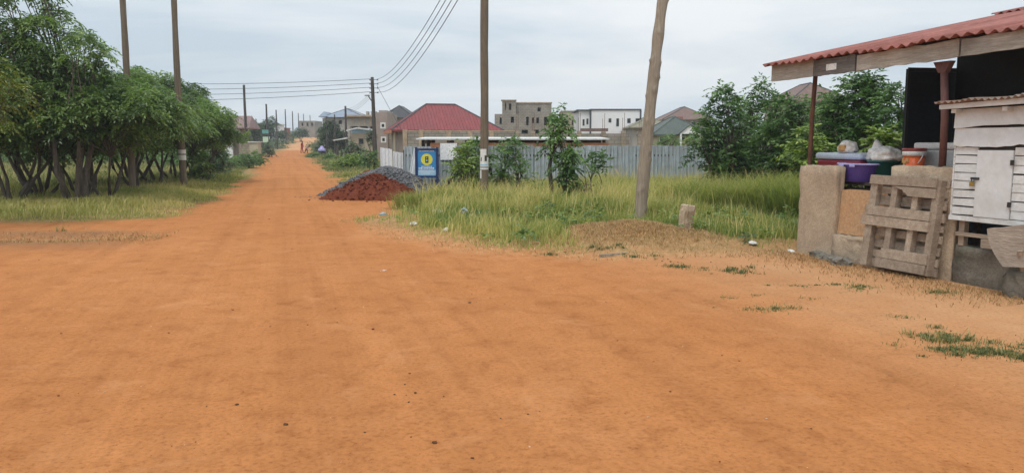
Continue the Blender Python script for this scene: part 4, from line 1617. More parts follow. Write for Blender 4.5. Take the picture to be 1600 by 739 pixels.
litter('plastic_bottle', 'bluish crushed plastic bottle at the grass tip beside the road', 599, 341, .1, .05, .05, 1.0, 'blue_litter', lift=.05)
litter('plastic_bag', 'white plastic bag lying in the short grass left of the notice pole', 684, 347, .15, .1, .06, 2.0, lift=.12)
litter('plastic_bag', 'pale green and blue bag caught in the grass below the notice pole', 726, 348, .08, .07, .1, 3.0, 'blue_litter', lift=.12)
litter('paper_scrap', 'small white scrap at the road edge, leftmost under the grass', 646, 357, .07, .05, .05, 4.0, lift=.03)
litter('paper_scrap', 'white scrap near the bare edge below the green and blue bag', 697, 366, .08, .05, .045, 5.0, lift=.02)
litter('paper_scrap', 'round pale scrap on the dry grass left of the white strip', 752, 364, .07, .06, .05, 6.0, lift=.04)
litter('plastic_strip', 'long white plastic strip in the short grass', 779, 362, .16, .05, .035, 7.1, lift=.06)
litter('milk_carton', 'crushed white and red packet lying on the grass near the pier', 1176, 388, .09, .05, .04, 8.0, lift=.03)
litter('paper_scrap', 'tiny white scrap on the green grass right of the stub post', 1098, 364, .05, .04, .03, 9.0, lift=.05)
litter('paper_scrap', 'white scrap lying alone on the bare orange road', 600, 422, .05, .03, .012, 10.0)
litter('plastic_strip', 'dusty pale strip on the ground at the foot of the pier', 1236, 393, .12, .04, .03, 11.0)
a, b = gp(938, 401), gp(983, 397)
o = MB().box(-.27, .27, -.03, .03, 0, .03, None, .008).build('plank_offcut', 'pole_pale', None)
o.location = ((a.x + b.x) / 2, (a.y + b.y) / 2, hz((a.x + b.x) / 2, (a.y + b.y) / 2) - .004)
o.rotation_euler = (0, 0, math.atan2(b.y - a.y, b.x - a.x))
tag(o, 'pale plank offcut lying on the dry earth mound', 'plank')

# pebbles and clods on the road
g = np.random.default_rng(44)


def scatter(name, n, s0, s1, mat, region, seed, flat=.55):
    g = np.random.default_rng(seed)
    cube = np.array([(-1, -1, -1), (1, -1, -1), (1, 1, -1), (-1, 1, -1), (-1, -1, 1), (1, -1, 1), (1, 1, 1), (-1, 1, 1)], float) * .5
    fq = np.array([(3, 2, 1, 0), (4, 5, 6, 7), (0, 1, 5, 4), (1, 2, 6, 5), (2, 3, 7, 6), (3, 0, 4, 7)])
    P_ = region(g, n)
    d = road_d(P_[:, 0], P_[:, 1])
    P_ = P_[d < .1]
    z = height(P_[:, 0], P_[:, 1])
    s = s0 + (s1 - s0) * g.random(len(P_)) ** 4
    V = cube[None] * g.uniform(.55, 1.3, (len(P_), 8, 3)) * s[:, None, None] * np.array([1.2, 1, flat])
    an = g.uniform(0, 6.28, len(P_))
    c, s_ = np.cos(an)[:, None], np.sin(an)[:, None]
    V = np.stack([V[..., 0] * c - V[..., 1] * s_, V[..., 0] * s_ + V[..., 1] * c, V[..., 2]], -1)
    V += np.stack([P_[:, 0], P_[:, 1], z + s * flat * .25], 1)[:, None]
    F = (np.arange(len(P_))[:, None, None] * 8 + fq[None]).reshape(-1, 4)
    o = link(name, np_mesh(name, V.reshape(-1, 3), [F]), mat)
    tag(o, kind='stuff')


def reg_all(g, n):
    y = 2.8 + 20 * g.random(n) ** 1.6
    return np.stack([g.uniform(-.78, .78, n) * (y + 1), y], 1)


def reg_clus(g, n):
    c = reg_all(g, 40)
    return c[g.integers(0, 40, n)] + g.normal(0, .16, (n, 2))


scatter('pebbles', 900, .003, .013, 'clod', reg_all, 50)
scatter('dark_clods', 150, .004, .024, 'clod', reg_clus, 51)
scatter('pale_pebbles', 350, .003, .013, 'pale_stone', reg_all, 52, .35)

g = np.random.default_rng(77)
for nm, mt, cx, cy, n, sd in (('loose_gravel', 'gravel_stone', -4.9, 23.4, 160, .8), ('loose_clods', 'red_earth', -4.1, 22.1, 160, .9)):
    scatter(nm, n, .015, .06, mt, lambda g_, k: np.stack([cx + g_.normal(0, sd, k), cy + g_.normal(0, .5, k)], 1), 78)

# drum by the roadside
q = at(503, 238, 93)
zb_ = hz(q.x, 93)
t = thing('water_drum', 'dark barrel with a lavender cover beside the far road', 'barrel', (q.x, 93, zb_))
MB().lathe([(.42, 0), (.44, .03), (.44, .3), (.47, .33), (.44, .36), (.44, .62), (.47, .65), (.43, .7)], 20).build('drum', 'cloth_dark', t, smooth=True)
MB().lathe([(.46, .701), (.47, .72), (.44, .95), (.2, 1.12), (.16, 1.3), (.05, 1.32)], 20).build('cover', 'purple_rim', t, smooth=True)


# ------------------------------------------------------------------ people
def person(label, x, y, rz, joints, bones, rad, mats, group, hair_c):
    t = thing('person', label, 'person', (x, y, hz(x, y)), rz, group)
    me = bpy.data.meshes.new('body')
    names = list(joints)
    me.from_pydata([joints[n] for n in names], [(names.index(a), names.index(b)) for a, b in bones], [])
    o = bpy.data.objects.new('body', me)
    COL.objects.link(o)
    sk = o.modifiers.new('skin', 'SKIN')
    for i, n in enumerate(names):
        me.skin_vertices[0].data[i].radius = (rad[n],) * 2
        me.skin_vertices[0].data[i].use_root = n == 'pelvis'
    ss = o.modifiers.new('sub', 'SUBSURF')
    ss.levels = 2
    dg = bpy.context.evaluated_depsgraph_get()
    m2 = bpy.data.meshes.new_from_object(o.evaluated_get(dg))
    bpy.data.objects.remove(o)
    m2.polygons.foreach_set('use_smooth', [True] * len(m2.polygons))
    ob = link('body', m2, ['skin', mats[0], mats[1]], t)
    pel = Vector(joints['pelvis'])
    for p in m2.polygons:
        c = p.center
        top_ = joints['neck'][2] - .02
        knee = joints['knee_l'][2] * .45
        if c.z > top_:
            k = 0
        elif c.z > pel.z - .02 or (c - pel).length < .2:
            k = 1
        elif c.z > knee:
            k = 2
        else:
            k = 0
        p.material_index = k
    h = Vector(joints['head'])
    b = bmesh.new()
    bmesh.ops.create_icosphere(b, subdivisions=2, radius=.118)
    for v_ in b.verts:
        v_.co = Vector((v_.co.x, v_.co.y * 1.05 + .018, max(v_.co.z, -.03) + .02)) + h
    hm = bpy.data.meshes.new('hair')
    b.to_mesh(hm)
    b.free()
    link('hair', hm, 'hair', t)
    return t


def skeleton(bend=0.0, stride=.2, drop=0.0, reach=.0):
    s, c = math.sin(bend), math.cos(bend)
    pz = .92 - drop
    up = lambda d, x=0.0, f=0.0: (x, -s * d - f, pz + c * d)
    J = {'pelvis': (0, 0, pz), 'waist': up(.18), 'chest': up(.4), 'neck': up(.58), 'chin': up(.66, 0, .01), 'head': up(.76, 0, .02)}
    for n, sg in (('l', 1), ('r', -1)):
        J['sh_' + n] = up(.5, .18 * sg)
        e = up(.24, .25 * sg)
        J['elb_' + n] = (e[0], e[1] - reach * .4, e[2])
        J['wri_' + n] = (e[0] - .02 * sg, e[1] - .1 - reach, e[2] - .2)
        J['han_' + n] = (e[0] - .02 * sg, e[1] - .13 - reach * 1.1, e[2] - .28)
        J['hip_' + n] = (.1 * sg, 0, pz - .06)
        J['knee_' + n] = (.11 * sg, -stride * .5 * sg - drop * .6, max(.48 - drop * .3, .3))
        J['ank_' + n] = (.11 * sg, -stride * sg, .07)
        J['toe_' + n] = (.12 * sg, -stride * sg - .16, .04)
    B = [('pelvis', 'waist'), ('waist', 'chest'), ('chest', 'neck'), ('neck', 'chin'), ('chin', 'head')]
    for n in 'lr':
        B += [('chest', 'sh_' + n), ('sh_' + n, 'elb_' + n), ('elb_' + n, 'wri_' + n), ('wri_' + n, 'han_' + n), ('pelvis', 'hip_' + n), ('hip_' + n, 'knee_' + n), ('knee_' + n, 'ank_' + n), ('ank_' + n, 'toe_' + n)]
    rd = {'pelvis': .15, 'waist': .13, 'chest': .16, 'neck': .06, 'chin': .075, 'head': .105}
    for n in 'lr':
        rd.update({'sh_' + n: .07, 'elb_' + n: .05, 'wri_' + n: .036, 'han_' + n: .042, 'hip_' + n: .105, 'knee_' + n: .07, 'ank_' + n: .045, 'toe_' + n: .04})
    return J, B, rd


q = at(472, 241, 112)
person('person in a dark red top and skirt standing at the edge of the far road', q.x, 112, R(70), *skeleton(.12, .12), ('cloth_red', 'cloth_red'), 'people beside the far road', 0)
q = at(478, 242, 111)
person('person in pale pink top and dark trousers bending forward beside the red clothed one', q.x, 111, R(75), *skeleton(.95, .16, .22, .1), ('cloth_pink', 'cloth_dark'), 'people beside the far road', 0)
# ------------------------------------------------------------------ buildings
class Bld:
    """a building with its origin at the middle of its front foot; px measures are turned into metres at its own depth"""

    def __init__(self, name, label, px0, px1, Y, rz=0.0, group='houses beyond the fence and along the road', cat='house', base=None):
        self.Y = Y
        self.xc = at((px0 + px1) / 2, 226, Y).x
        self.z0 = (hz(self.xc, Y) if base is None else base) - .0
        self.t = thing(name, label, cat, (self.xc, Y, self.z0), rz, group)

    def X(self, px):
        return at(px, 226, self.Y).x - self.xc

    def Z(self, py):
        return at(800, py, self.Y).z - self.z0

    def hole(self, a, b, py1, py0):
        return (self.X(a), self.X(b), self.Z(py0), self.Z(py1))

    def box(self, name, mat, px0, px1, py1, py0, y0=0.0, y1=6.0, zb=None):
        return MB().box(self.X(px0), self.X(px1), y0, y1, self.Z(py0) if zb is None else zb, self.Z(py1)).build(name, mat, self.t)

    def shell(self, mat, px0, px1, py1, zb=-.6, depth=7.0, holes=(), th=.2, y=0.0, side_holes=(), py0=None, roofslab=True):
        """four walls with openings cut in the front, a floor of darkness inside"""
        x0, x1, z1 = self.X(px0), self.X(px1), self.Z(py1)
        if py0 is not None:
            zb = self.Z(py0)
        mb = MB().wall(x0, x1, zb, z1, y, y + th, [self.hole(*h) for h in holes])
        mb.box(x0, x1, y + depth - th, y + depth, zb, z1)
        M = Matrix.Rotation(R(90), 4, 'Z')
        for xx in (x0, x1 - th):
            mb.box(xx, xx + th, y + th + .001, y + depth - th - .001, zb, z1 - .001)
        if roofslab:
            mb.box(x0 + th + .001, x1 - th - .001, y + th + .001, y + depth - th - .001, z1 - .2, z1 - .02)
        o = mb.build('wall', mat, self.t)
        return o

    def win(self, a, b, py1, py0, y=0.0, frame='window_white', pane='dark_glass', fr=.06, depth=.16):
        x0, x1, z0, z1 = self.hole(a, b, py1, py0)
        mb = MB()
        mb.box(x0 - fr, x0, y - .03, y + .1, z0 - fr, z1 + fr)
        mb.box(x1, x1 + fr, y - .03, y + .1, z0 - fr, z1 + fr)
        mb.box(x0 + .001, x1 - .001, y - .03, y + .1, z1, z1 + fr)
        mb.box(x0 + .001, x1 - .001, y - .03, y + .1, z0 - fr, z0)
        f = mb.build('window', frame, self.t)
        MB().box(x0, x1, y + depth - .02, y + depth, z0, z1).build('pane', pane, f)
        return f


def seams(mb, c0, c1, r0, r1, n, r=.03, lift=.02):
    """raised ribs on a sloping roof face from the eave (c0-c1) to the ridge (r0-r1)"""
    c0, c1, r0, r1 = map(Vector, (c0, c1, r0, r1))
    e = c1 - c0
    nrmv = e.cross(r0 - c0).normalized()
    if nrmv.z < 0:
        nrmv = -nrmv
    for i in range(1, n):
        s = i / n
        p = c0 + e * s
        # follow the slope line until it meets the hip or the ridge
        f0, f1 = (r0 - c0).dot(e) / e.dot(e), (r1 - c0).dot(e) / e.dot(e)
        k = 1.0 if f0 <= s <= f1 else (s / max(f0, 1e-6) if s < f0 else (1 - s) / max(1 - f1, 1e-6))
        k = min(1, max(0, k))
        up = (r0 - c0) - e * f0
        a, b = p + nrmv * lift * .2, p + up * k + nrmv * lift * .2
        w = e.normalized() * r
        mb.add([a - w, a + w, a + nrmv * lift, b - w, b + w, b + nrmv * lift], [(0, 1, 4, 3), (1, 2, 5, 4), (2, 0, 3, 5), (0, 2, 1), (3, 4, 5)])


def ridge_cap(b, r0, r1, cs, mat, rad=.1):
    mb = MB()
    mb.tube([r0, r1], rad, 6)
    x_sorted = sorted(cs, key=lambda c: (Vector(c) - Vector(r0)).length)
    for c in cs:
        rr = r0 if (Vector(c) - Vector(r0)).length < (Vector(c) - Vector(r1)).length else r1
        mb.tube([c, rr], rad * .8, 6)
    mb.build('ridge_cap', mat, b.t)


# red hip-roofed house
B = Bld('red_roof_house', 'single storey house with a steep maroon metal hip roof behind the fence', 622, 772, 58, R(13))
zE = B.Z(203.5)
W0, W1 = -3.55, 3.75
mb = MB().wall(W0, W1, -.5, zE + .02, 0, .2, [(-2.9, -2.2, .9, 1.9), (.4, 1.4, .9, 2.0)])
mb.box(W0, W0 + .2, .201, 7, -.5, zE + .02); mb.box(W1 - .2, W1, .201, 7, -.5, zE + .02); mb.box(W0 + .201, W1 - .201, 6.8, 7, -.5, zE + .02)
mb.build('wall', 'render_pink', B.t)
mb = MB()
r0, r1, cs = mb.hip(W0, W1, 0, 7, zE, B.Z(162) - zE + .1, 3.05, .55, .14)
ro = mb.build('roof', 'red_roof', B.t)
mb = MB()
seams(mb, cs[0], cs[1], r0, r1, 34, .035, .035)
seams(mb, cs[3], cs[0], r0, r0, 30, .035, .035)
seams(mb, cs[1], cs[2], r1, r1, 30, .035, .035)
mb.build('roof_rib', 'red_roof', ro)
ridge_cap(B, r0, r1, cs, 'roof_charcoal', .09)
B2 = B
mb = MB().box(W0 - .62, W0 - .52, -.6, 7.4, zE - .25, zE - .02)
mb.build('eave_board', 'timber_orange', B.t)
mb = MB().tube([(W0 - .3, -.2, -.5), (W0 - .3, -.2, zE - .15)], .09, 8)
mb.build('porch_post', 'render_cream', B.t)

# perimeter block wall in front of it, running to the right
WY = 47.0
B = Bld('block_wall', 'long grey sandcrete block wall below the maroon roof with pillars and bare rebar', 640, 990, WY, 0, None, 'wall')
mb = MB().wall(B.X(631), B.X(808), -.4, B.Z(205.5), 0, .18)
mb.wall(B.X(808), B.X(984), -.4, B.Z(206.5) - .25, .02, .2, [B.hole(826, 834, 209, 213)])
mb.build('block_panel', 'block_grey', B.t)
MB().box(B.X(631), B.X(808), -.01, .19, B.Z(205.5) - .001, B.Z(205.5) + .06).build('coping', 'concrete', B.t)
for px, top in ((633, 203), (658, 203), (701, 204), (735, 204), (768, 204), (808, 203), (833, 205), (858, 205), (905, 205), (943, 206), (974, 205), (1000, 206)):
    MB().box(B.X(px) - .13, B.X(px) + .13, -.06, .24, -.4, B.Z(top)).build('pillar', 'block_warm' if px > 800 else 'concrete', B.t)
    if px > 780:
        for k in range(2):
            MB().tube([(B.X(px) + .1 * k - .05, .08, B.Z(top) - .3), (B.X(px) + .12 * k - .06, .08, B.Z(top) + .8 + .3 * k)], .013, 5).build('rebar', 'rust_iron', B.t)

# low shed roof just behind the fence
B = Bld('low_shed', 'long low shed with a thin pale roof edge and reddish timbers right behind the fence', 650, 890, 29.5, 0, None, 'shed')
mb = MB()
x0, x1 = B.X(650), B.X(952)
zr = B.Z(216.5)
mb.hexa([(x0, 0, zr - .05), (x1, 0, zr - .05), (x1, 3, zr + .03), (x0, 3, zr + .03), (x0, 0, zr), (x1, 0, zr), (x1, 3, zr + .08), (x0, 3, zr + .08)])
mb.build('roof', 'roof_pale', B.t)
MB().box(B.X(672), x1, .12, .2, zr - .33, zr - .17).build('beam', 'timber_orange', B.t)
MB().box(B.X(720), x1, 2.6, 2.7, -.1, zr - .05).build('back_wall', 'dark_wood', B.t)
for px in (660, 668, 676, 740, 800, 870, 945):
    MB().box(B.X(px) - .06, B.X(px) + .06, .24, .36, -.1, zr - .05).build('post', 'dark_wood', B.t)
for px in (665, 700, 760, 840, 900):
    MB().box(B.X(px) - .05, B.X(px) + .05, .02, 2.5, zr - .2, zr - .07).build('rafter', 'dark_wood', B.t)

# unfinished two storey block house
B = Bld('unfinished_house', 'unfinished grey block house of two storeys with slit windows and a corner tower', 772, 865, 92)
hs = [(781, 784, 184, 194), (798, 803, 183, 192), (822, 826, 183, 196), (831, 834, 184, 193), (838, 842, 184, 193), (850, 855, 183, 196), (815, 825, 203, 210), (835, 842, 203, 210)]
B.shell('block_grey', 773, 868, 178.5, -1, 8, hs)
mb = MB().wall(B.X(786), B.X(862), B.Z(178.5) + .001, B.Z(161), .8, 1.0, [B.hole(840, 845, 168, 174)])
mb.box(B.X(786), B.X(786) + .2, 1.001, 7, B.Z(178.5) + .001, B.Z(161)); mb.box(B.X(862) - .2, B.X(862), 1.001, 7, B.Z(178.5) + .001, B.Z(161)); mb.box(B.X(786) + .201, B.X(862) - .201, 6.8, 7, B.Z(178.5) + .001, B.Z(161))
mb.build('upper_wall', 'block_grey', B.t)
MB().box(B.X(785), B.X(863), .7, 7.1, B.Z(161) + .001, B.Z(159.5)).build('roof_slab', 'concrete', B.t)
mb = MB().wall(B.X(786) - .1, B.X(806), B.Z(178.5) + .002, B.Z(157.5), .1, .3, [B.hole(789, 791, 161, 172), (B.X(795), B.X(799), B.Z(172), B.Z(162))])
mb.wall(B.X(786) - .1, B.X(786) + .1, B.Z(178.5) + .002, B.Z(157.5), .301, 2)
mb.wall(B.X(806) - .2, B.X(806), B.Z(178.5) + .002, B.Z(157.5), .301, 2)
mb.build('tower', 'block_grey', B.t)
MB().box(B.X(785) - .15, B.X(807), .0, 2.1, B.Z(157.5) + .001, B.Z(156)).build('tower_slab', 'concrete', B.t)

# cream block behind it
B = Bld('cream_house', 'small cream rendered house between the unfinished house and the white one', 880, 908, 115)
B.shell('render_cream', 878, 904, 174, -1, 7, [(884, 888, 188, 196), (893, 897, 188, 196)])
B.box('parapet', 'roof_pale', 877, 907, 172.5, 174, -.2, 7.2)
B.box('annex', 'render_grey', 895, 908, 182, 205, -1.2, -.01)

# white flat-roofed house
B = Bld('white_house', 'white flat roofed house with a dark parapet line and four small windows', 905, 1000, 95, 0)
hs = [(951, 954, 186, 191), (963, 966, 186, 197), (980, 984, 186, 192), (993, 998, 186, 192)]
hs2 = [(911, 913, 187, 196), (917, 919, 186, 194)]
B.shell('house_white', 922, 1000, 172.5, -1, 9, hs)
for h in hs:
    B.win(*h, frame='roof_charcoal', fr=.05)
mb = MB().wall(B.X(905), B.X(922) - .001, -1, B.Z(173), .5, .7, [B.hole(*h) for h in hs2])
mb.box(B.X(905), B.X(905) + .2, .701, 8, -1, B.Z(173))
mb.build('side_wing', 'house_white', B.t)
for h in hs2:
    B.win(*h, y=.5, frame='roof_charcoal', fr=.04)
B.box('parapet', 'roof_charcoal', 921, 1001, 170.5, 172.5, -.12, 9.1)
B.box('parapet', 'roof_charcoal', 901, 920.9, 171.3, 173, .2, 8.2)
for px in (922, 1000):
    MB().box(B.X(px) - .1, B.X(px) + .1, -.1, -.002, -1, B.Z(172.5) - .001).build('corner_trim', 'roof_charcoal', B.t)
B.box('gate_roof', 'roof_brown', 905, 946, 201.5, 206, -2.5, -1.5)

# brown hip roof far behind
B = Bld('brown_roof_house', 'large far house with a broad brown hip roof left of the shrubs', 1035, 1112, 122)
B.shell('render_pink', 1040, 1108, 188, -2, 9, [(1050, 1056, 191, 200), (1080, 1086, 191, 200)])
mb = MB()
r0, r1, cs = mb.hip(B.X(1040), B.X(1108), 0, 9, B.Z(187), B.Z(166) - B.Z(187), 3.4, .7)
mb.build('roof', 'roof_brown', B.t)
ridge_cap(B, r0, r1, cs, 'roof_charcoal', .1)
B.box('brick_strip', 'brick_red', 1046, 1064, 183, 186, -.9, -.72)

# olive roofed house
B = Bld('olive_roof_house', 'house with a low olive grey roof just right of the leaning pole', 985, 1052, 90)
B.shell('render_grey', 988, 1048, 199, -1, 8, [(1022, 1030, 201, 207)])
mb = MB()
r0, r1, cs = mb.hip(B.X(990), B.X(1046), 0, 8, B.Z(199), B.Z(182) - B.Z(199), 2.6, .6)
mb.build('roof', 'roof_olive', B.t)
ridge_cap(B, r0, r1, cs, 'roof_olive', .09)

# dark green roofed bungalow
B = Bld('green_roof_house', 'cream bungalow with a dark green roof and a white front gable', 1022, 1100, 64)
B.shell('render_cream', 1026, 1100, 210.5, -1, 7, [(1031, 1037, 214, 221), (1062, 1070, 214, 222), (1076, 1082, 214, 221)])
for h in ((1031, 1037, 214, 221), (1062, 1070, 214, 222), (1076, 1082, 214, 221)):
    B.win(*h)
mb = MB()
r0, r1, cs = mb.hip(B.X(1027), B.X(1100), 0, 7, B.Z(210), B.Z(181) - B.Z(210), 3.0, .5)
mb.build('roof', 'roof_green', B.t)
ridge_cap(B, r0, r1, cs, 'roof_green', .08)
xg, zg, hg = B.X(1074), B.Z(210) + .02, .72
mb = MB()
mb.add([(xg - .85, -.9, zg), (xg + .85, -.9, zg), (xg, -.9, zg + hg), (xg - .85, -.8, zg), (xg + .85, -.8, zg), (xg, -.8, zg + hg)], [(0, 1, 2), (5, 4, 3), (0, 3, 4, 1), (1, 4, 5, 2), (2, 5, 3, 0)])
mb.build('gable', 'house_white', B.t)
mb = MB()
mb.add([(xg - 1.0, -1.0, zg - .02), (xg, -1.0, zg + hg + .08), (xg + 1.0, -1.0, zg - .02), (xg - 1.0, 1.2, zg - .02), (xg, 2.2, zg + hg + .08), (xg + 1.0, 1.2, zg - .02)], [(0, 1, 4, 3), (1, 2, 5, 4)])
gr = mb.build('gable_roof', 'roof_green', B.t)
sm = gr.modifiers.new('solid', 'SOLIDIFY'); sm.thickness = .07
for s in (-.75, .75):
    MB().box(xg + s - .07, xg + s + .07, -.95, -.81, -.6, zg - .001).build('porch_pillar', 'house_white', B.t)

# brown roof behind the right shrubs
B = Bld('brown_roof_house', 'tall house whose brown pointed roof rises behind the shrubs and the rusty post', 1228, 1330, 72)
B.shell('render_cream', 1236, 1322, 160, -1, 8, [(1262, 1272, 170, 185), (1290, 1300, 170, 185)])
mb = MB()
r0, r1, cs = mb.hip(B.X(1238), B.X(1320), 0, 8, B.Z(158), B.Z(130) - B.Z(158) + .2, 3.2, .6)
mb.build('roof', 'roof_brown', B.t)
ridge_cap(B, r0, r1, cs, 'roof_charcoal', .08)

# mauve house on the left
B = Bld('mauve_roof_house', 'house with a stacked mauve metal roof and a white gate on the left roadside', 318, 392, 80)
B.shell('render_pink', 322, 374, 199, -1, 3.0, [(330, 340, 203, 214)])
mb = MB()
r0, r1, cs = mb.hip(B.X(322), B.X(386), .2, 3.2, B.Z(199.5), B.Z(180.5) - B.Z(199.5), .25, .3)
ro = mb.build('roof', 'roof_mauve', B.t)
mb = MB(); seams(mb, cs[0], cs[1], r0, r1, 30, .03, .03); mb.build('roof_rib', 'roof_mauve', ro)
mb = MB()
x0, x1 = B.X(338), B.X(377)
mb.hexa([(x0, -2.2, B.Z(217)), (x1, -2.2, B.Z(217)), (x1, .6, B.Z(202.5)), (x0, .6, B.Z(202.5)), (x0, -2.2, B.Z(217) + .1), (x1, -2.2, B.Z(217) + .1), (x1 - .4, .6, B.Z(202.5) + .1), (x0, .6, B.Z(202.5) + .1)])
lo = mb.build('lower_roof', 'roof_mauve', B.t)
mb = MB()
for i in range(1, 24):
    xx = x0 + (x1 - x0) * i / 24
    mb.hexa([(xx - .02, -2.2, B.Z(217) + .101), (xx + .02, -2.2, B.Z(217) + .101), (xx + .02, .6, B.Z(202.5) + .101), (xx - .02, .6, B.Z(202.5) + .101), (xx - .02, -2.2, B.Z(217) + .14), (xx + .02, -2.2, B.Z(217) + .14), (xx + .02, .6, B.Z(202.5) + .14), (xx - .02, .6, B.Z(202.5) + .14)])
mb.build('roof_rib', 'roof_mauve', lo)
MB().box(x0, x1, -2.3, -2.21, B.Z(218.2), B.Z(216.3)).build('eave_board', 'roof_brown', B.t)
mb = MB().add([(B.X(345), .9, B.Z(193)), (B.X(348), .5, B.Z(193)), (B.X(351), .9, B.Z(193)), (B.X(348), .9, B.Z(184))], [(0, 1, 3), (1, 2, 3), (0, 2, 1), (0, 3, 2)])
mb.build('roof_vent', 'roof_brown', B.t)
MB().box(B.X(352), B.X(371), -2.0, -1.92, -.3, B.Z(220.5)).build('gate', 'house_white', B.t)
for px in (351, 372):
    MB().box(B.X(px) - .14, B.X(px) + .14, -2.12, -1.86, -.3, B.Z(218.3)).build('gate_pillar', 'house_white', B.t)

B = Bld('boundary_wall', 'beige wall with a capped pillar beside the tall dark pole', 374, 406, 70, 0, None, 'wall')
MB().wall(B.X(373), B.X(391), -.5, B.Z(224), .05, .25).build('panel', 'block_warm', B.t)
MB().box(B.X(391), B.X(405), -.3, .5, -.5, B.Z(223)).build('pillar', 'render_cream', B.t)
MB().box(B.X(390) - .05, B.X(405) + .1, -.4, .6, B.Z(223) + .001, B.Z(221.3)).build('cap', 'roof_pale', B.t)

# far blue roofed house
B = Bld('blue_roof_house', 'far house with a large blue grey roof behind the round dark tree', 500, 566, 150)
B.shell('render_grey', 505, 562, 185, -1, 10, [(510, 515, 188, 194), (520, 525, 188, 194), (530, 535, 188, 194)])
mb = MB()
r0, r1, cs = mb.hip(B.X(510), B.X(566), 0, 10, B.Z(183), B.Z(169) - B.Z(183), 3.6, .6)
mb.build('roof', 'roof_blue', B.t)
ridge_cap(B, r0, r1, cs, 'roof_charcoal', .1)
mb = MB()
mb.hip(B.X(503), B.X(513), -1, 6, B.Z(182.5), B.Z(174.5) - B.Z(182.5), 1.0, .2)
mb.build('side_roof', 'roof_blue', B.t)

# long unfinished storey
B = Bld('concrete_block_building', 'long flat topped concrete building with a dark recessed lower floor', 540, 592, 98)
B.shell('render_grey', 545, 594, 183, 0, 8, [], py0=197.5)
B.box('roof_slab', 'concrete', 540, 594, 180, 182.9, -.5, 8.2)
for px in (553, 563, 571, 580, 588):
    MB().box(B.X(px) - .08, B.X(px) + .08, -.08, -.001, B.Z(197.5), B.Z(183)).build('pilaster', 'concrete', B.t)
B.box('recess_wall', 'concrete_dark', 546, 593, 197.6, 230, 1.5, 7)
for px in (546, 562, 577, 592):
    MB().box(B.X(px) - .15, B.X(px) + .15, 0, .3, -1, B.Z(197.6)).build('column', 'render_grey', B.t)
for px, w in ((571, 1.5), (581, 4)):
    MB().box(B.X(px - w), B.X(px + w), 1.5, 2.6, B.Z(180) + .001, B.Z(173.5)).build('roof_tank', 'render_grey', B.t)

# small cream house
B = Bld('cream_bungalow', 'small cream house with a pale shallow gable roof beside the lamp pole', 545, 588, 76)
B.shell('render_cream', 549, 582, 208, -1, 6, [(561, 568, 217, 225)])
B.win(561, 568, 217, 225, frame='render_pink', fr=.08)
mb = MB()
x0, x1, xm = B.X(543), B.X(590), B.X(559)
mb.add([(x0, -.5, B.Z(203.5)), (xm, -.5, B.Z(199.5)), (x1, -.5, B.Z(203.5)), (x0, 6.5, B.Z(203.5)), (xm, 6.5, B.Z(199.5)), (x1, 6.5, B.Z(203.5))], [(0, 1, 4, 3), (1, 2, 5, 4)])
rr_ = mb.build('roof', 'roof_pale', B.t)
sm = rr_.modifiers.new('solid', 'SOLIDIFY'); sm.thickness = .12
mb = MB().add([(B.X(550), -.05, B.Z(207.9)), (B.X(585), -.05, B.Z(207.9)), (B.X(585), -.05, B.Z(204)), (xm, -.05, B.Z(201)), (B.X(550), -.05, B.Z(204.5)), (B.X(550), .1, B.Z(207.9)), (B.X(585), .1, B.Z(207.9)), (B.X(585), .1, B.Z(204)), (xm, .1, B.Z(201)), (B.X(550), .1, B.Z(204.5))], [(0, 1, 2, 3, 4), (9, 8, 7, 6, 5), (0, 5, 6, 1)])
mb.build('gable', 'sign_pale', B.t)['label'] = 'pale blue gable board'
mb = MB()
mb.hexa([(B.X(526), -1.5, B.Z(220.5)), (B.X(548), -1.5, B.Z(217)), (B.X(548), 2, B.Z(216)), (B.X(526), 2, B.Z(219)), (B.X(526), -1.5, B.Z(219)), (B.X(548), -1.5, B.Z(215)), (B.X(548), 2, B.Z(214.5)), (B.X(526), 2, B.Z(218))])
mb.build('lean_to_roof', 'roof_pale', B.t)
for px in (529, 538):
    MB().box(B.X(px) - .06, B.X(px) + .06, -1.3, -1.2, -.6, B.Z(221)).build('post', 'dark_wood', B.t)

# narrow two storey block
B = Bld('narrow_tower_house', 'narrow pinkish two storey block with two white framed windows behind the lamp pole', 588, 613, 72)
hs = [(597, 601, 194, 199), (597.5, 601.5, 216, 221)]
B.shell('render_pink', 588, 606, 176, -1, 6, hs)
for h in hs:
    B.win(*h, fr=.13)
B.box('stair_block', 'render_grey', 592, 604.5, 172.5, 176, .3, 4, None)
B.box('side_block', 'block_warm', 606.2, 613, 200, 232, .3, 6)

# charcoal roof house
B = Bld('charcoal_roof_house', 'house with a steep charcoal hip roof between the narrow tower and the maroon roof', 598, 645, 88)
B.shell('render_cream', 601, 644, 185, -1, 9, [(612, 618, 190, 196), (630, 635, 190, 196)])
mb = MB()
r0, r1, cs = mb.hip(B.X(602), B.X(643), 0, 6.2, B.Z(184), B.Z(165) - B.Z(184), 1.5, .5)
mb.build('roof', 'roof_charcoal', B.t)
ridge_cap(B, r0, r1, cs, 'roof_charcoal', .08)

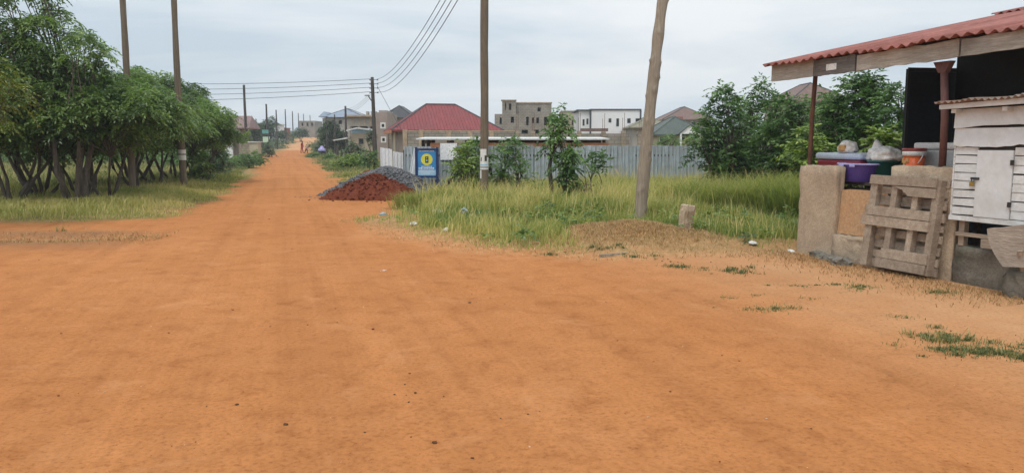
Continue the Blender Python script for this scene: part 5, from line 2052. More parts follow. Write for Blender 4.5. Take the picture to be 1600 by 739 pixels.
# things at the end of the road
B = Bld('unfinished_block', 'far grey unfinished block building on the rise at the end of the road', 467, 494, 235)
B.shell('block_grey', 468, 493, 189, -2, 9, [(472, 475, 192, 197), (480, 483, 192, 197), (487, 490, 192, 197)])
B = Bld('brick_hut', 'small far red brick hut below the row of thin poles', 433, 446, 190)
B.shell('brick_red', 434, 445, 201, -1.5, 5, [(438, 440, 204, 208)])
B.box('roof_slab', 'roof_brown', 433, 446, 199.8, 200.9, -.3, 5.3)
B = Bld('pale_long_house', 'far pale long house with a flat light roof behind the tall dark pole', 388, 432, 170)
B.shell('house_white', 390, 428, 195, -2, 8, [(400, 404, 197, 200), (412, 416, 197, 200)])
B.box('roof_slab', 'roof_pale', 388, 430, 193.2, 194.9, -.6, 8.4)
# green signboard by the road
q = at(415, 218, 100)
t = thing('road_sign', 'pale green signboard with a dark teal top on two posts by the far road', 'signboard', (q.x, 100, hz(q.x, 100)))
k = 100 / 1200
zz = lambda py: at(800, py, 100).z - t.location.z
MB().box(-4.2 * k, 4.2 * k, -.03, .03, zz(222.5), zz(214)).build('board', 'green_sign', t)
MB().box(-5 * k, 5 * k, -.03, .03, zz(209), zz(203)).build('top_board', 'teal_paint', t)
for s in (-1, 1):
    MB().box(s * 4.6 * k - .05, s * 4.6 * k + .05, -.01, .09, -.3, zz(203)).build('post', 'pole_dark', t)
# ------------------------------------------------------------------ the grove on the left
def tree_proto(seed, H, R_, zb, stems, n, dens=400, leaf='leaf_neem', fork=1.3, r0=.056, spread=.75, L=.34, **kw):
    g = np.random.default_rng(seed)
    cl = crown_clumps(g, R_, zb, H, int(n * 1.9), (.19, .3), (.55, 1.06))
    cl = [(c[0], c[1], c[2], c[3], float(np.clip(c[4] * 1.5 - .22 + g.normal(0, .12), 0, 1))) for c in cl]
    # ragged shoots that stand above the crown
    for k in range(5):
        c = cl[g.integers(0, len(cl))]
        cl.append((c[0] * 1.05, c[1] * 1.05, min(H + .1, c[2] + c[3] * .8), c[3] * .5, .7))
    V, F, T = clump_sprays(g, cl, dens, L, **kw)
    return np_mesh('crown', V, [F], {'t': ('FLOAT', T)}), trunk_mesh(g, cl, stems, fork, r0, spread), leaf


PROTO = {}
for nm, a in {
    'a': (1, 3.9, 2.0, 1.0, 3, 26), 'b': (2, 3.7, 1.9, 1.05, 4, 24), 'c': (3, 4.1, 1.9, 1.1, 2, 26),
    'd': (4, 3.6, 2.1, 1.0, 3, 27), 'e': (7, 3.8, 1.8, .95, 5, 24)}.items():
    PROTO[nm] = tree_proto(*a, l=.115, w=.042, low=-.25, shell=.6, droop=.6)


def grove(key, label, x, y, s=1.0, rz=0.0, group='trees of the roadside grove', leafmat=None, sz=1.0, name='neem_tree', bark='bark'):
    me, tm, lf = PROTO[key]
    t = thing(name, label, 'tree', (x, y, hz(x, y)), rz, group)
    t.scale = (s, s, s * sz)
    if not me.materials:
        me.materials.append(MATS[leafmat or lf])
    o = bpy.data.objects.new('crown', me)
    COL.objects.link(o)
    o.parent = t
    if 'trunkmesh' not in PROTO[key][1].__dict__:
        ob = tm.build('trunk', bark, t, smooth=True)
        tm.trunkmesh = ob.data
    else:
        ob = bpy.data.objects.new('trunk', tm.trunkmesh)
        COL.objects.link(ob)
        ob.parent = t
    return t


for px, Y, key, s, sz, rz, lab in [
        (18, 19.8, 'b', .95, 1.0, .4, 'low grove tree with twin dark stems nearest the left picture edge'),
        (58, 21.5, 'e', .95, 1.0, 1.3, 'grove tree with several thin stems under the tallest crown'),
        (128, 21.8, 'a', 1.0, .97, 2.2, 'grove tree beside the trunk clump of the tallest tree'),
        (165, 20.6, 'd', .95, .98, .2, 'grove tree with long slanting stems left of the pole without wires'),
        (208, 25.8, 'c', 1.0, .95, 4.0, 'grove tree standing right behind the pole without wires'),
        (240, 28.0, 'b', 1.0, .98, 2.9, 'rounded grove tree between the two tall bare poles'),
        (272, 31.5, 'd', 1.0, .98, 1.0, 'grove tree behind the pole with the white paper band'),
        (305, 33.0, 'a', .92, .93, 5.2, 'last grove tree at the right end where the crowns slope down to the road'),
        (40, 25.5, 'c', 1.1, 1.0, 3.6, 'second row grove tree behind the twin stems at the picture edge'),
        (100, 26.5, 'd', 1.1, 1.0, 2.0, 'second row grove tree behind the thick clump of trunks'),
        (205, 29.0, 'e', 1.15, 1.0, 4.4, 'second row grove tree behind the pole without wires'),
        (262, 34.0, 'c', 1.1, 1.0, 2.6, 'second row grove tree behind the rounded one between the poles'),
        (-60, 22.5, 'a', 1.1, 1.0, 1.9, 'grove tree cut by the picture edge')]:
    x = at(px, 226, Y).x
    grove(key, lab, x, Y, s, rz, sz=sz)

# the tall tree
g = np.random.default_rng(71)
TX, TY = at(112, 226, 19.6).x, 19.6
cl = []
Zp = lambda py: at(60, py, TY).z
Xp = lambda px: at(px, 226, TY).x - TX
for px, py, r, t_ in [(140, 72, .42, .5), (160, 86, .36, .55), (122, 58, .42, .5), (92, 78, .5, .35), (84, 45, .5, .5), (72, 22, .5, .55), (60, -5, .55, .6), (86, 3, .4, .5), (48, 45, .5, .4), (150, 98, .28, .5),
                      (20, 75, .6, .5), (55, 85, .6, .25), (100, 110, .55, .3), (130, 105, .45, .35), (70, 125, .65, .2), (30, 120, .6, .3), (110, 140, .6, .3), (0, 100, .6, .5), (-30, 60, .7, .5),
                      (-20, 130, .7, .3), (40, -40, .7, .6), (75, -60, .6, .6), (10, -30, .4, .5), (-40, -10, .6, .5), (140, 130, .5, .35), (50, 165, .7, .2), (100, 170, .6, .3), (0, 165, .6, .3), (145, 160, .5, .4), (60, -95, .6, .6), (20, -80, .6, .6)]:
    yy = g.normal(0, .55)
    for q_ in range(3):
        cl.append((Xp(px) + g.normal(0, r * .42), yy + g.normal(0, r * .5), Zp(py) + g.normal(0, r * .33), r * g.uniform(.42, .62), float(np.clip(t_ * 1.4 - .2 + g.normal(0, .2), 0, 1))))
plant('neem_tree', 'tallest tree with long drooping leafy branches at the left edge above the grove', 'tree', (TX, TY, hz(TX, TY)), g, cl, 380, 'leaf_neem', 5, 1.7, .075, .35, L=.38, l=.125, w=.042, droop=.75, low=-.3, shell=.6)
# yellow-leaved tree at the very edge
g = np.random.default_rng(72)
TY2 = 14.6
TX2 = at(-40, 226, TY2).x
Zp = lambda py: at(0, py, TY2).z
Xp = lambda px: at(px, 226, TY2).x - TX2
cl = [(Xp(px), g.normal(0, .3), Zp(py), r, t_) for px, py, r, t_ in [(8, 108, .33, .5), (22, 140, .32, .6), (15, 160, .28, .5), (-15, 100, .4, .5), (-30, 140, .5, .4), (-60, 120, .6, .5), (-80, 170, .6, .4), (-45, 180, .5, .4), (-100, 130, .6, .5), (-8, 175, .25, .5), (-70, 80, .5, .5), (5, 128, .3, .7)]]
plant('young_tree', 'young tree with yellowish green leaves cut off by the left picture edge', 'tree', (TX2, TY2, hz(TX2, TY2)), g, cl, 330, 'leaf_young', 2, 1.2, .06, .3, L=.3, l=.1, w=.035, droop=.6, low=-.6)


# ------------------------------------------------------------------ shrubs
def shrub(label, px, Y, wpx, ytop, ybot, seed, leaf='leaf_right', n=22, dens=240, cat='shrub', name='shrub', stems=3, group=None, L=.34, kw=None, squash=(.25, 1.0)):
    g = np.random.default_rng(seed)
    x = at(px, 226, Y).x
    z0 = hz(x, Y)
    H = at(px, ytop, Y).z - z0
    zb = max(.05, at(px, ybot, Y).z - z0)
    R_ = wpx / 2 * Y / 1200
    cl = shrub_clumps(g, R_, zb, H, int(n * 1.6))
    for k in range(4):
        c = cl[g.integers(0, len(cl))]
        cl.append((c[0], c[1], min(H, c[2] + c[3] * .9), c[3] * .55, .75))
    return plant(name, label, cat, (x, Y, z0), g, cl, dens, leaf, stems, max(.25, zb + (H - zb) * .25), .035 + .008 * H, .3, group=group, L=L, **(kw or dict(l=.125, w=.056)))


RG = 'big shrubs beside the stall'
shrub('wide dark shrub where the metal fence ends', 1128, 21, 110, 132, 300, 201, n=30, group=RG, dens=300)
shrub('shrub with tall upright shoots behind the wide dark one', 1183, 22.5, 90, 124, 300, 202, n=26, group=RG, dens=300)
shrub('broad shrub left of the rusty post below the brown pointed roof', 1232, 20.5, 110, 150, 300, 203, n=28, group=RG, dens=300)
shrub('tall bushy shrub seen between the rusty post and the black partition', 1340, 18.5, 150, 112, 290, 204, n=36, group=RG, dens=300)
shrub('shrub behind the coolers directly left of the black partition', 1398, 17, 90, 128, 290, 205, n=22, group=RG, dens=300)
shrub('low bright green shrub behind the rusty post', 1262, 17.5, 70, 205, 275, 206, 'leaf_lime', n=14, group=RG)
shrub('low bright green sapling peeping over the coolers', 1385, 14.5, 50, 212, 262, 207, 'leaf_lime', n=10, group=RG, dens=220)
shrub('shrub filling the gap behind the stall roof post', 1290, 23, 90, 140, 300, 208, n=26, group=RG)

shrub('shrub between the upright shoots and the brown pointed roof', 1212, 21.5, 90, 146, 300, 244, n=22, group=RG, dens=300)
shrub('shrub in front of the wall of the brown roofed house', 1300, 19.5, 90, 156, 295, 245, n=22, group=RG, dens=300)

shrub('dim shrub behind the wide dark one, filling the gap towards the upright shoots', 1158, 25, 90, 160, 300, 246, n=22, group=RG, dens=300)
shrub('dim shrub low behind the rusty post', 1262, 25, 90, 168, 300, 247, n=22, group=RG, dens=300)

shrub('yellow green bush in the tall grass left of the notice pole', 727, 20.3, 64, 228, 312, 210, 'leaf_lime', n=18, kw=dict(l=.1, w=.045), dens=230)
shrub('dark green bush directly behind the notice pole', 742, 21.3, 80, 218, 300, 211, n=18, dens=230)
shrub('mid green bush right of the notice pole', 800, 20.8, 72, 214, 304, 212, 'leaf_right', n=22, dens=240, kw=dict(l=.11, w=.045))
shrub('slender leafy sapling with the tallest crown before the metal fence', 876, 19.2, 58, 168, 270, 213, n=13, cat='tree', name='sapling', stems=2, dens=260, kw=dict(l=.13, w=.055, droop=.7))
shrub('leafy shrub at the foot of the slender sapling', 893, 18.9, 36, 238, 318, 214, 'leaf_right', n=11, L=.2, dens=260, kw=dict(l=.13, w=.055, droop=.6))
g = np.random.default_rng(215)
Yq = 18.6
xq = at(934, 226, Yq).x
zq = lambda py: at(934, py, Yq).z - hz(xq, Yq)
cl = [(at(px, 226, Yq).x - xq, g.normal(0, .12), zq(py), r, g.uniform(.3, .7)) for px, py, r in [(934, 246, .2), (945, 252, .17), (926, 256, .16), (944, 264, .14), (937, 240, .14), (930, 266, .13)]]
plant('sapling', 'small forked sapling with a bare dark stem left of the pale leaning pole', 'tree', (xq, Yq, hz(xq, Yq)), g, cl, 300, 'leaf_right', 2, zq(280), .028, .06, L=.2, l=.11, w=.046, droop=.5)

LG = 'bushes along the left roadside'
shrub('bright bush below the pole with the white paper band', 312, 31, 46, 240, 294, 220, 'leaf_lime', n=12, group=LG)
shrub('large dark bush between the banded pole and the mauve house', 334, 38, 60, 228, 284, 221, 'leaf_far', n=22, group=LG)
shrub('rounded green bush before the white gate', 352, 46, 44, 238, 276, 222, 'leaf_right', n=16, group=LG, dens=110)
shrub('green bush covering the foot of the tall dark pole', 383, 52, 60, 240, 268, 223, 'leaf_right', n=18, group=LG, dens=100)
shrub('bush at the tip where the road narrows', 402, 60, 36, 238, 262, 224, 'leaf_right', n=14, group=LG, dens=90)
shrub('bush below the pale green signboard', 417, 92, 30, 226, 246, 225, 'leaf_far', n=12, group=LG, dens=60, kw=dict(l=.2, w=.09), L=.5)
shrub('rounded dark tree beside the second dark pole on the left', 424, 150, 30, 184, 208, 226, 'leaf_far', n=14, cat='tree', name='round_tree', dens=90, L=.7, kw=dict(l=.3, w=.13))
shrub('pale green tree between the mauve house and the dark pole', 400, 110, 36, 189, 228, 227, 'leaf_far', n=16, cat='tree', name='round_tree', dens=90, L=.6, kw=dict(l=.25, w=.11))
shrub('yellowish bush in front of the mauve house wall', 387, 74, 18, 205, 226, 228, 'leaf_lime', n=8, group=LG, dens=70, kw=dict(l=.16, w=.07))

RS = 'bushes along the right roadside'
shrub('round dark tree left of the small cream house', 519, 100, 56, 189, 236, 230, 'leaf_far', n=26, cat='tree', name='round_tree', dens=120, L=.55, stems=2, kw=dict(l=.22, w=.1))
shrub('dark bush in front of the small cream house', 553, 62, 46, 222, 250, 231, 'leaf_far', n=16, group=RS, dens=90, kw=dict(l=.16, w=.07))
shrub('bright green bush spreading along the road edge left of the lamp pole', 548, 48, 70, 243, 282, 232, 'leaf_lime', n=26, group=RS, dens=120)
shrub('mid green bush right beside the lamp pole foot', 577, 46, 38, 236, 274, 233, 'leaf_right', n=14, group=RS, dens=120)
shrub('low green bush by the two people', 492, 92, 26, 241, 256, 234, 'leaf_right', n=12, group=RS, dens=70, kw=dict(l=.18, w=.08))
shrub('small bush growing against the pink narrow tower', 580, 70, 18, 205, 226, 235, 'leaf_far', n=8, group=RS, dens=80, kw=dict(l=.16, w=.07))
shrub('scrubby bush between the road and the slim poles', 515, 74, 30, 242, 262, 236, 'leaf_right', n=12, group=RS, dens=80, kw=dict(l=.16, w=.07))
shrub('hedge bush in front of the green roofed bungalow', 1046, 55, 52, 210, 234, 237, 'leaf_right', n=16, dens=90)
shrub('hedge bush below the white gable', 1086, 52, 40, 212, 234, 238, 'leaf_lime', n=14, dens=90)


shrub('low scrub bush before the far pale long house', 408, 150, 50, 194, 216, 241, 'leaf_far', n=16, group=LG, dens=60, L=.7, kw=dict(l=.3, w=.13))
shrub('scrub bush at the foot of the far red brick hut', 441, 172, 34, 204, 218, 242, 'leaf_far', n=12, group=LG, dens=50, L=.7, kw=dict(l=.3, w=.13))
shrub('low bush on the rise below the far unfinished block', 470, 185, 30, 200, 215, 243, 'leaf_far', n=12, group=RS, dens=50, L=.7, kw=dict(l=.3, w=.13))

# ------------------------------------------------------------------ far scrub and wood: one mass
def mass(name, label, rows, seed, leaf='leaf_far', dens=5, L=1.0, kw=None):
    g = np.random.default_rng(seed)
    cl = []
    for (px0, px1, Y0, Y1, r0, r1, n, side) in rows:
        for k in range(n):
            px, Y = g.uniform(px0, px1), g.uniform(Y0, Y1)
            x = at(px, 226, Y).x
            if float(road_d(np.array([x]), np.array([Y]))[0]) < r0 + .3:
                continue
            r = g.uniform(r0, r1)
            cl.append((x, Y, float(far_rise(Y)) + r * .55, r, g.uniform(.2, .8)))
    V, F, T = clump_sprays(g, cl, dens, L, **(kw or dict(l=.42, w=.2, pairs=3)))
    o = link(name, np_mesh(name, V, [F], {'t': ('FLOAT', T)}), leaf)
    return tag(o, label, None, None, 'stuff')


mass('distant_scrub', 'scrub on the rise at the end of the road', [(400, 470, 125, 320, .5, 1.3, 170, 0), (470, 530, 150, 330, .6, 1.4, 120, 0), (-200, 400, 150, 420, 1.5, 3.5, 160, 0), (530, 800, 160, 420, 1.2, 2.6, 110, 0)], 301, dens=14)
mass('distant_woods', 'far wood behind the houses', [(760, 1130, 170, 420, 1.4, 2.6, 90, 0), (1100, 1900, 60, 300, 1.5, 3, 160, 0), (-500, 300, 70, 160, 1.2, 2.4, 150, 0)], 302, dens=14)
mass('undergrowth', 'undergrowth behind the grove', [(-260, 250, 58, 80, .8, 1.5, 120, 0), (240, 345, 44, 70, .6, 1.1, 30, 0)], 303, 'leaf_right', dens=40, L=.5, kw=dict(l=.2, w=.085, pairs=4))


# ------------------------------------------------------------------ grass
def pts_in(g, n, x0, x1, y0, y1, keep):
    x, y = g.uniform(x0, x1, n), g.uniform(y0, y1, n)
    d = road_d(x, y)
    k = keep(x, y, d)
    k = g.random(n) < k
    return x[k], y[k], d[k]


g = np.random.default_rng(400)
mound = lambda x, y: np.exp(-(((x - MX) / 1.15) ** 2 + ((y - MY + .25) / 1.1) ** 2))
heapd = lambda x, y: np.minimum(np.hypot((x + 4.6) / 2.3, (y - 24.2) / 1.7), np.hypot((x + 4.2) / 1.7, (y - 23.1) / 1.2))
stall = lambda x, y: ((x - A0.x) * SN.x + (y - A0.y) * SN.y > -.1) & ((x - A0.x) * SD.x + (y - A0.y) * SD.y > -.12)
pocket = lambda x, y: (y > 20.3) & (x < -1.9) & (y < 24.6)


def lot_keep(x, y, d):
    k = sstep(-.25, 1.1, d) ** .8 * (1 - sstep(.5, .8, np.exp(-(((x - MX - .2) / 1.9) ** 2))) * sstep(.35, -.1, y - MY)) * (1 - .98 * sstep(.2, .55, mound(x, y)))
    k = k * (~stall(x, y)) * sstep(.95, 1.1, heapd(x, y))
    k = k * np.where(y > 19, .75, 1) * (y < FY - .1) * np.where(fbm(x, y, 1.1, 61) < .46, .13, 1)
    return k


def lot_height(x, y, d):
    n1 = fbm(x, y, 1.6, 62)
    inner = sstep(.3, 2.4, d)
    right = sstep(1.0, 3.0, x)
    low = sstep(-2.6, -.8, x)
    inner = inner * (1 - low) + low * sstep(14.6, 18.0, y + .8 * (n1 - .5) * 4)
    back = sstep(16.0, 18.5, y)
    return (.07 + .16 * sstep(0, .8, d)) * (.7 + .6 * n1) + inner * (.34 - .16 * back * (1 - .8 * right)) * (.35 + 1.3 * n1)


parts = []
x, y, d = pts_in(g, 190000, -5.2, 11, 11.2, FY, lot_keep)
h = lot_height(x, y, d) * g.uniform(.55, 1.2, len(x))
z = height(x, y, d)
pt = fbm(x, y, 1.3, 63)
t_ = np.clip(.37 + (pt - .5) * 1.3 + g.normal(0, .16, len(x)) + .1 * (h > .5) + .3 * sstep(1.3, .2, d) - .22 * sstep(1.5, 4, x) * sstep(17, 14, y), 0, 1)
parts.append(blades(g, x, y, z, h, g.uniform(.008, .018, len(x)) + .006 * (y > 18), g.uniform(.1, .7, len(x)), t_))
# seed stalks
k = g.random(len(x)) < .16 * (fbm(x, y, 1.1, 72) > .45)
k &= h > .2
parts.append(blades(g, x[k], y[k], z[k], h[k] * g.uniform(1.2, 1.9, k.sum()), np.full(k.sum(), .011), g.uniform(.15, .5, k.sum()), np.clip(g.normal(.85, .12, k.sum()), 0, 1)))
tag(blade_obj('tall_grass', 'grass_tall', parts), 'tall grass of the right hand lot', None, None, 'stuff')

# tussocks of long arching grass near the pier
g = np.random.default_rng(401)
parts = []
for px, Y, n, hh in [(1240, 15.6, 1000, 1.0), (1215, 16.2, 900, 1.0), (1180, 16.6, 900, .95), (1255, 16.4, 900, 1.15), (1140, 17.0, 700, .9), (1110, 16.8, 500, .8), (1205, 17.2, 900, 1.1), (1090, 17.5, 600, 1.0), (1060, 18.5, 500, .9), (1150, 18.5, 800, 1.0), (1230, 17.5, 800, 1.1), (1025, 15.6, 500, .5), (1055, 15.0, 300, .35), (850, 16.5, 500, .7), (700, 17.8, 500, .7), (660, 18.6, 500, .6), (780, 17.6, 500, .7), (640, 19.2, 400, .55), (930, 16.4, 450, .6)]:
    cx = at(px, 226, Y).x
    x, y = cx + g.normal(0, .22, n), Y + g.normal(0, .2, n)
    k = ~stall(x, y)
    x, y = x[k], y[k]
    n = len(x)
    parts.append(blades(g, x, y, height(x, y), hh * g.uniform(.5, 1.1, n), g.uniform(.008, .016, n), g.uniform(.25, .95, n), np.clip(g.normal(.3 + .3 * g.random(), .16, n), 0, 1), (-.2, -.3)))
tag(blade_obj('tussock_grass', 'grass_tall', parts), 'arching tussocks of grass', None, None, 'stuff')

# stands of dry seeding stalks in the lot
g = np.random.default_rng(411)
parts = []
for k in range(46):
    px, Y = g.uniform(610, 1120), g.uniform(16.2, 21.5)
    if 985 < px < 1090 and Y < 17:
        continue
    cx, n = at(px, 226, Y).x, int(g.uniform(60, 190))
    x, y = cx + g.normal(0, .3, n), Y + g.normal(0, .25, n)
    k_ = (road_d(x, y) > .3) & (mound(x, y) < .3)
    x, y = x[k_], y[k_]
    n = len(x)
    if n < 3:
        continue
    hh = g.uniform(.55, .95) * (1 if Y < 19.5 else .8)
    parts.append(blades(g, x, y, height(x, y), hh * g.uniform(.6, 1.1, n), np.full(n, .012), g.uniform(.1, .45, n), np.clip(g.normal(.85, .15, n), 0, 1), (.1, -.1)))
tag(blade_obj('seed_stalks', 'grass_tall', parts), 'dry seeding stalks standing above the grass', None, None, 'stuff')

# left verge
g = np.random.default_rng(402)
parts = []
x, y, d = pts_in(g, 170000, -24, -3.5, 13.5, 42, lambda x, y, d: sstep(-.1, .35, d) * np.where(d < 4.5, 1, .22) * sstep(42, 30, y) * (x < -3) * np.where(y < 14.2, .3, 1))
h = (.06 + .2 * sstep(.1, 1.4, d) * (.4 + 1.1 * fbm(x, y, 1.0, 64))) * g.uniform(.6, 1.2, len(x))
t_ = np.clip(.62 + (fbm(x, y, 2.0, 65) - .5) * 1.3 + g.normal(0, .14, len(x)) - .25 * sstep(2.5, 5, d), 0, 1)
parts.append(blades(g, x, y, height(x, y, d), h, g.uniform(.012, .024, len(x)), g.uniform(.1, .8, len(x)), t_))
tag(blade_obj('verge_grass', 'grass_short', parts), 'short grass of the left verge', None, None, 'stuff')

# field behind the grove and verges along the far road
g = np.random.default_rng(403)
parts = []
x, y, d = pts_in(g, 70000, -60, -8, 26, 62, lambda x, y, d: sstep(1, 3, d) * sstep(62, 45, y))
parts.append(blades(g, x, y, height(x, y, d), g.uniform(.15, .45, len(x)), g.uniform(.03, .06, len(x)), g.uniform(.1, .7, len(x)), np.clip(g.normal(.62, .2, len(x)), 0, 1)))
x, y, d = pts_in(g, 60000, 8, 48, 6, 60, lambda x, y, d: sstep(.3, 2, d) * (~stall(x, y) | (x > 11)) * sstep(-1, 2, x - 8 - .05 * y))
parts.append(blades(g, x, y, height(x, y, d), g.uniform(.12, .5, len(x)), g.uniform(.02, .05, len(x)), g.uniform(.1, .7, len(x)), np.clip(g.normal(.55, .2, len(x)), 0, 1)))
for y0, y1, n, w, hh in ((27, 60, 40000, .04, .4), (55, 110, 50000, .08, .5), (105, 320, 60000, .2, .75)):
    y = g.uniform(y0, y1, n)
    x = -.3 * y + .3 + g.choice([-1, 1], n) * (2.4 + 14 * g.random(n) ** 1.5 * (1 + y / 150))
    d = road_d(x, y)
    k = (d > .15) & (heapd(x, y) > 1.1) & (g.random(n) < .35 + .65 * (fbm(x, y, 5, 66) > .45))
    x, y, d = x[k], y[k], d[k]
    parts.append(blades(g, x, y, height(x, y, d), hh * g.uniform(.3, 1.1, len(x)) * (.4 + fbm(x, y, 4, 67)) * sstep(0, 1.5, d), np.full(len(x), w) * g.uniform(.6, 1.2, len(x)), g.uniform(.1, .7, len(x)), np.clip(.45 + (fbm(x, y, 6, 68) - .5) * 1.4 + g.normal(0, .15, len(x)), 0, 1)))
tag(blade_obj('roadside_grass', 'grass_green', parts), 'grass along the far road and behind the grove', None, None, 'stuff')

# straw and dry stalks on the mound, at the road edge and by the stall
g = np.random.default_rng(404)
parts = []


def flat_straw(x, y, l0, l1, w, tm):
    n = len(x)
    z = height(x, y) + g.uniform(0, .02, n)
    parts.append(blades(g, x, y, z, g.uniform(l0, l1, n), np.full(n, w), g.uniform(1.2, 3, n), np.clip(g.normal(tm, .25, n), 0, 1), (0, 0)))


n = 8000
x, y = MX + g.normal(0, .85, n), MY - .3 + g.normal(0, .6, n)
flat_straw(x, y, .03, .07, .008, .45)
n = 12000
x = g.uniform(-4.5, 5, n); y = g.uniform(10.5, 20, n)
d = road_d(x, y)
k = (d > -.45) & (d < .35) & ~stall(x, y)
flat_straw(x[k], y[k], .02, .06, .009, .5)
n = 2200
u, v_ = g.uniform(-.3, 3.8, n), -.15 - np.abs(g.normal(0, .45, n))
x, y = A0.x + SD.x * u + SN.x * v_, A0.y + SD.y * u + SN.y * v_
flat_straw(x, y, .015, .05, .008, .4)
n = 6000
x = g.uniform(-20, -6, n); y = 13.2 + (x + 9) * -.05 + g.normal(0, .35, n)
flat_straw(x, y, .02, .06, .01, .35)
tag(blade_obj('dry_straw', 'straw', parts), 'dry straw trodden into the dust', None, None, 'stuff')

# tufts on the bare yard
g = np.random.default_rng(405)
parts = []
for px, py, sx, sy, n, hh, tt in [(1105, 421, .26, .12, 420, .07, .3), (1160, 426, .14, .1, 260, .07, .25), (1190, 484, .15, .07, 350, .05, .55), (1225, 484, .06, .04, 120, .05, .5), (1478, 530, .13, .1, 900, .085, .45), (1535, 551, .22, .07, 1500, .055, .35), (1590, 541, .14, .07, 450, .05, .45), (1600, 556, .12, .06, 800, .05, .35),
                                  (1210, 447, .1, .05, 120, .04, .6), (1290, 447, .2, .05, 200, .05, .5), (1340, 452, .2, .06, 220, .05, .6), (1470, 458, .15, .05, 220, .05, .55), (1405, 497, .06, .05, 70, .06, .6), (1255, 466, .06, .03, 60, .04, .6), (1130, 467, .09, .03, 90, .04, .6), (1180, 462, .06, .03, 60, .04, .6), (1440, 525, .1, .1, 60, .14, .75), (1330, 455, .4, .12, 120, .04, .7), (1420, 540, .3, .1, 70, .05, .7),
                                  (95, 362, .05, .05, 40, .3, .7), (870, 395, .2, .1, 250, .08, .5), (1010, 400, .3, .15, 260, .06, .4), (930, 392, .25, .1, 300, .08, .35)]:
    p = gp(px, py)
    m_ = max(3, n // 45)
    cx_, cy_ = p.x + g.normal(0, sx, m_), p.y + g.normal(0, sy, m_)
    sz_ = g.uniform(.25, 1, m_) ** 1.5
    i_ = g.choice(m_, n, p=sz_ / sz_.sum())
    rr_t = sz_[i_] * .12 * np.abs(g.normal(0, 1, n)) ** 1.3 * min(1, p.y / 8)
    an = g.uniform(0, 6.28, n)
    x, y = cx_[i_] + rr_t * np.cos(an), cy_[i_] + rr_t * np.sin(an) * .8
    parts.append(blades(g, x, y, height(x, y), hh * sz_[i_] * g.uniform(.3, 1.15, n), g.uniform(.004, .008, n) * (1 if p.y < 8 else 1.5), g.uniform(.4, 1.7, n), np.clip(g.normal(tt, .22, n), 0, 1), (0, 0)))
    k_ = max(2, n // 40)
    x, y = p.x + g.normal(0, sx * 1.4, k_), p.y + g.normal(0, sy * 1.4, k_)
    parts.append(blades(g, x, y, height(x, y), hh * g.uniform(.6, 1.8, k_), np.full(k_, .006), g.uniform(.2, 1.8, k_), np.clip(g.normal(.9, .1, k_), 0, 1), (0, 0)))
tag(blade_obj('grass_tufts', 'grass_green', parts), 'low grass tufts on the bare yard', None, None, 'stuff')

# broad-leaved weeds in the lot and at its edges
for nm, mt, sd, n_, l_ in (('weeds', 'leaf_lime', 406, 130, .07), ('dark_weeds', 'leaf_right', 407, 60, .075)):
    g = np.random.default_rng(sd)
    cl = []
    x, y, d = pts_in(g, 5000, -4.5, 6, 12, 21, lambda x, y, d: (d > .35) * (1 - sstep(.2, .6, mound(x, y))) * (~stall(x, y)) * (.25 + .75 * (fbm(x, y, .9, sd) > .55)))
    for a, b, dd in zip(x[:n_], y[:n_], d[:n_]):
        r = .05 + .13 * g.random() ** 2
        cl.append((a, b, hz(a, b) + .05 + r * .5 + .08 * float(sstep(1.5, 4, dd)), r, g.uniform(.2, .8)))
    V, F, T = clump_sprays(g, cl, 420, .17, l=l_, w=l_ * .55, pairs=3)
    tag(link(nm, np_mesh(nm, V, [F], {'t': ('FLOAT', T)}), mt), 'broad leaved weeds in the grass', None, None, 'stuff')
# ------------------------------------------------------------------ sky and sun (overcast noon)
world = bpy.data.worlds.new('World')
scene.world = world
world.use_nodes = True
nt = world.node_tree
N, L = nt.nodes, nt.links
bg = N['Background']
SUN_EL, SUN_AZ = R(62), R(205)      # azimuth measured clockwise from +Y
sky = N.new('ShaderNodeTexSky')
sky.sky_type = 'NISHITA'
sky.sun_disc = False
sky.sun_elevation = SUN_EL
sky.sun_rotation = SUN_AZ
sky.air_density, sky.dust_density, sky.ozone_density = 1.0, 2.0, 1.0
tc = N.new('ShaderNodeTexCoord')
sx = N.new('ShaderNodeSeparateXYZ')
L.new(tc.outputs['Generated'], sx.inputs[0])


def math_(op, a, b):
    m = N.new('ShaderNodeMath')
    m.operation = op
    for s, v in zip(m.inputs, (a, b)):
        if isinstance(v, (int, float)):
            s.default_value = v
        else:
            L.new(v, s)
    return m.outputs[0]


zc = math_('ADD', math_('MAXIMUM', sx.outputs[2], 0.0), .16)
cx = N.new('ShaderNodeCombineXYZ')
L.new(math_('DIVIDE', sx.outputs[0], zc), cx.inputs[0])
L.new(math_('DIVIDE', sx.outputs[1], zc), cx.inputs[1])
mp = N.new('ShaderNodeMapping')
mp.inputs['Scale'].default_value = (.42, .7, 1)
mp.inputs['Location'].default_value = (3.3, 1.2, 0)
L.new(cx.outputs[0], mp.inputs['Vector'])
n1 = noise_tex(N, L, mp.outputs['Vector'], 1.0, 6, .55, .4)
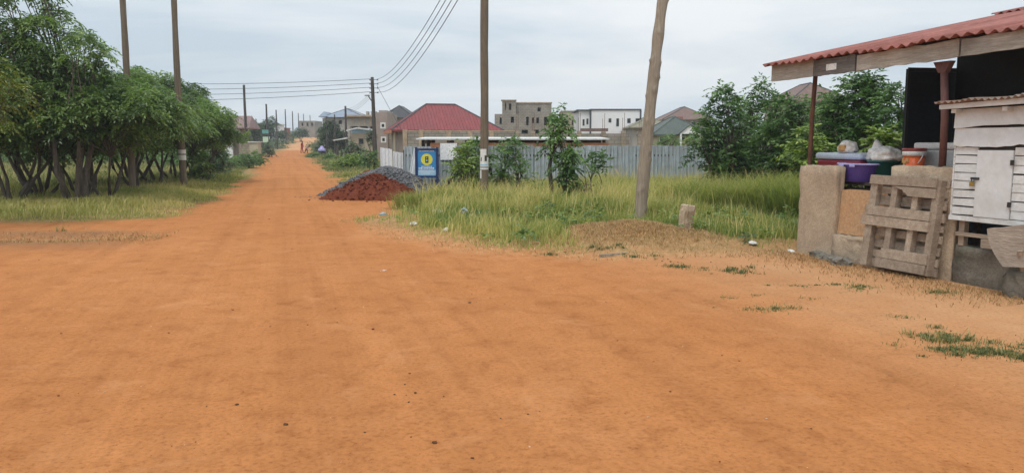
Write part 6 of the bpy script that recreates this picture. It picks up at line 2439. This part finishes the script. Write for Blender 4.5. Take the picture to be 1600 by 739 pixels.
# cloud deck: grey-blue thin parts to white thick parts, brighter towards the zenith
cr = ramp(N, [(.36, (5.1, 5.95, 6.7)), (.48, (6.6, 7.1, 7.5)), (.6, (7.7, 7.95, 8.1))])
L.new(n1, cr.inputs[0])
zr = ramp(N, [(0, (.86, .93, 1.0)), (.1, (1.0, 1.0, 1.0)), (.3, (1.2, 1.18, 1.17)), (1, (1.75, 1.72, 1.7))])
L.new(sx.outputs[2], zr.inputs[0])
deck = mixc(N, L, 1.0, cr.outputs[0], zr.outputs[0], 'MULTIPLY')
out = mixc(N, L, .9, sky.outputs[0], deck)
L.new(out, bg.inputs['Color'])
bg.inputs['Strength'].default_value = .1

sun = bpy.data.lights.new('sun', 'SUN')
sun.energy = 1.2
sun.angle = R(14)
sun.color = (1, .96, .9)
so = bpy.data.objects.new('sun', sun)
COL.objects.link(so)
d = Vector((math.sin(SUN_AZ) * math.cos(SUN_EL), math.cos(SUN_AZ) * math.cos(SUN_EL), math.sin(SUN_EL)))
so.rotation_euler = (-d).to_track_quat('-Z', 'Y').to_euler()
so.location = (0, 0, 40)

scene.view_settings.view_transform = 'Standard'
scene.view_settings.look = 'None'
scene.view_settings.exposure = 0.25
scene.view_settings.gamma = 1.0
scene.view_settings.use_curve_mapping = False
scene.render.engine = 'CYCLES'
scene.cycles.use_denoising = True
scene.cycles.max_bounces = 6
scene.cycles.transparent_max_bounces = 4
scene.render.film_transparent = False

# ------------------------------------------------------------------ thin humid air
hm = bpy.data.materials.new('haze')
hm.use_nodes = True
hn = hm.node_tree.nodes
hn.remove(hn['Principled BSDF'])
pv = hn.new('ShaderNodeVolumePrincipled')
pv.inputs['Color'].default_value = (.86, .93, 1, 1)
pv.inputs['Density'].default_value = .0008
pv.inputs['Anisotropy'].default_value = .2
hm.node_tree.links.new(pv.outputs[0], hn['Material Output'].inputs['Volume'])
MATS['haze'] = hm
x0, x1, y0, y1 = float(xs[0]) - 5, float(xs[-1]) + 5, float(ys[0]) - 5, float(ys[-1]) + 5
tag(MB().box(x0, x1, y0, y1, float(GZ.min()) - 1.2, float(GZ.max()) + 12).build('haze', 'haze'), 'thin humid haze', None, None, 'stuff')
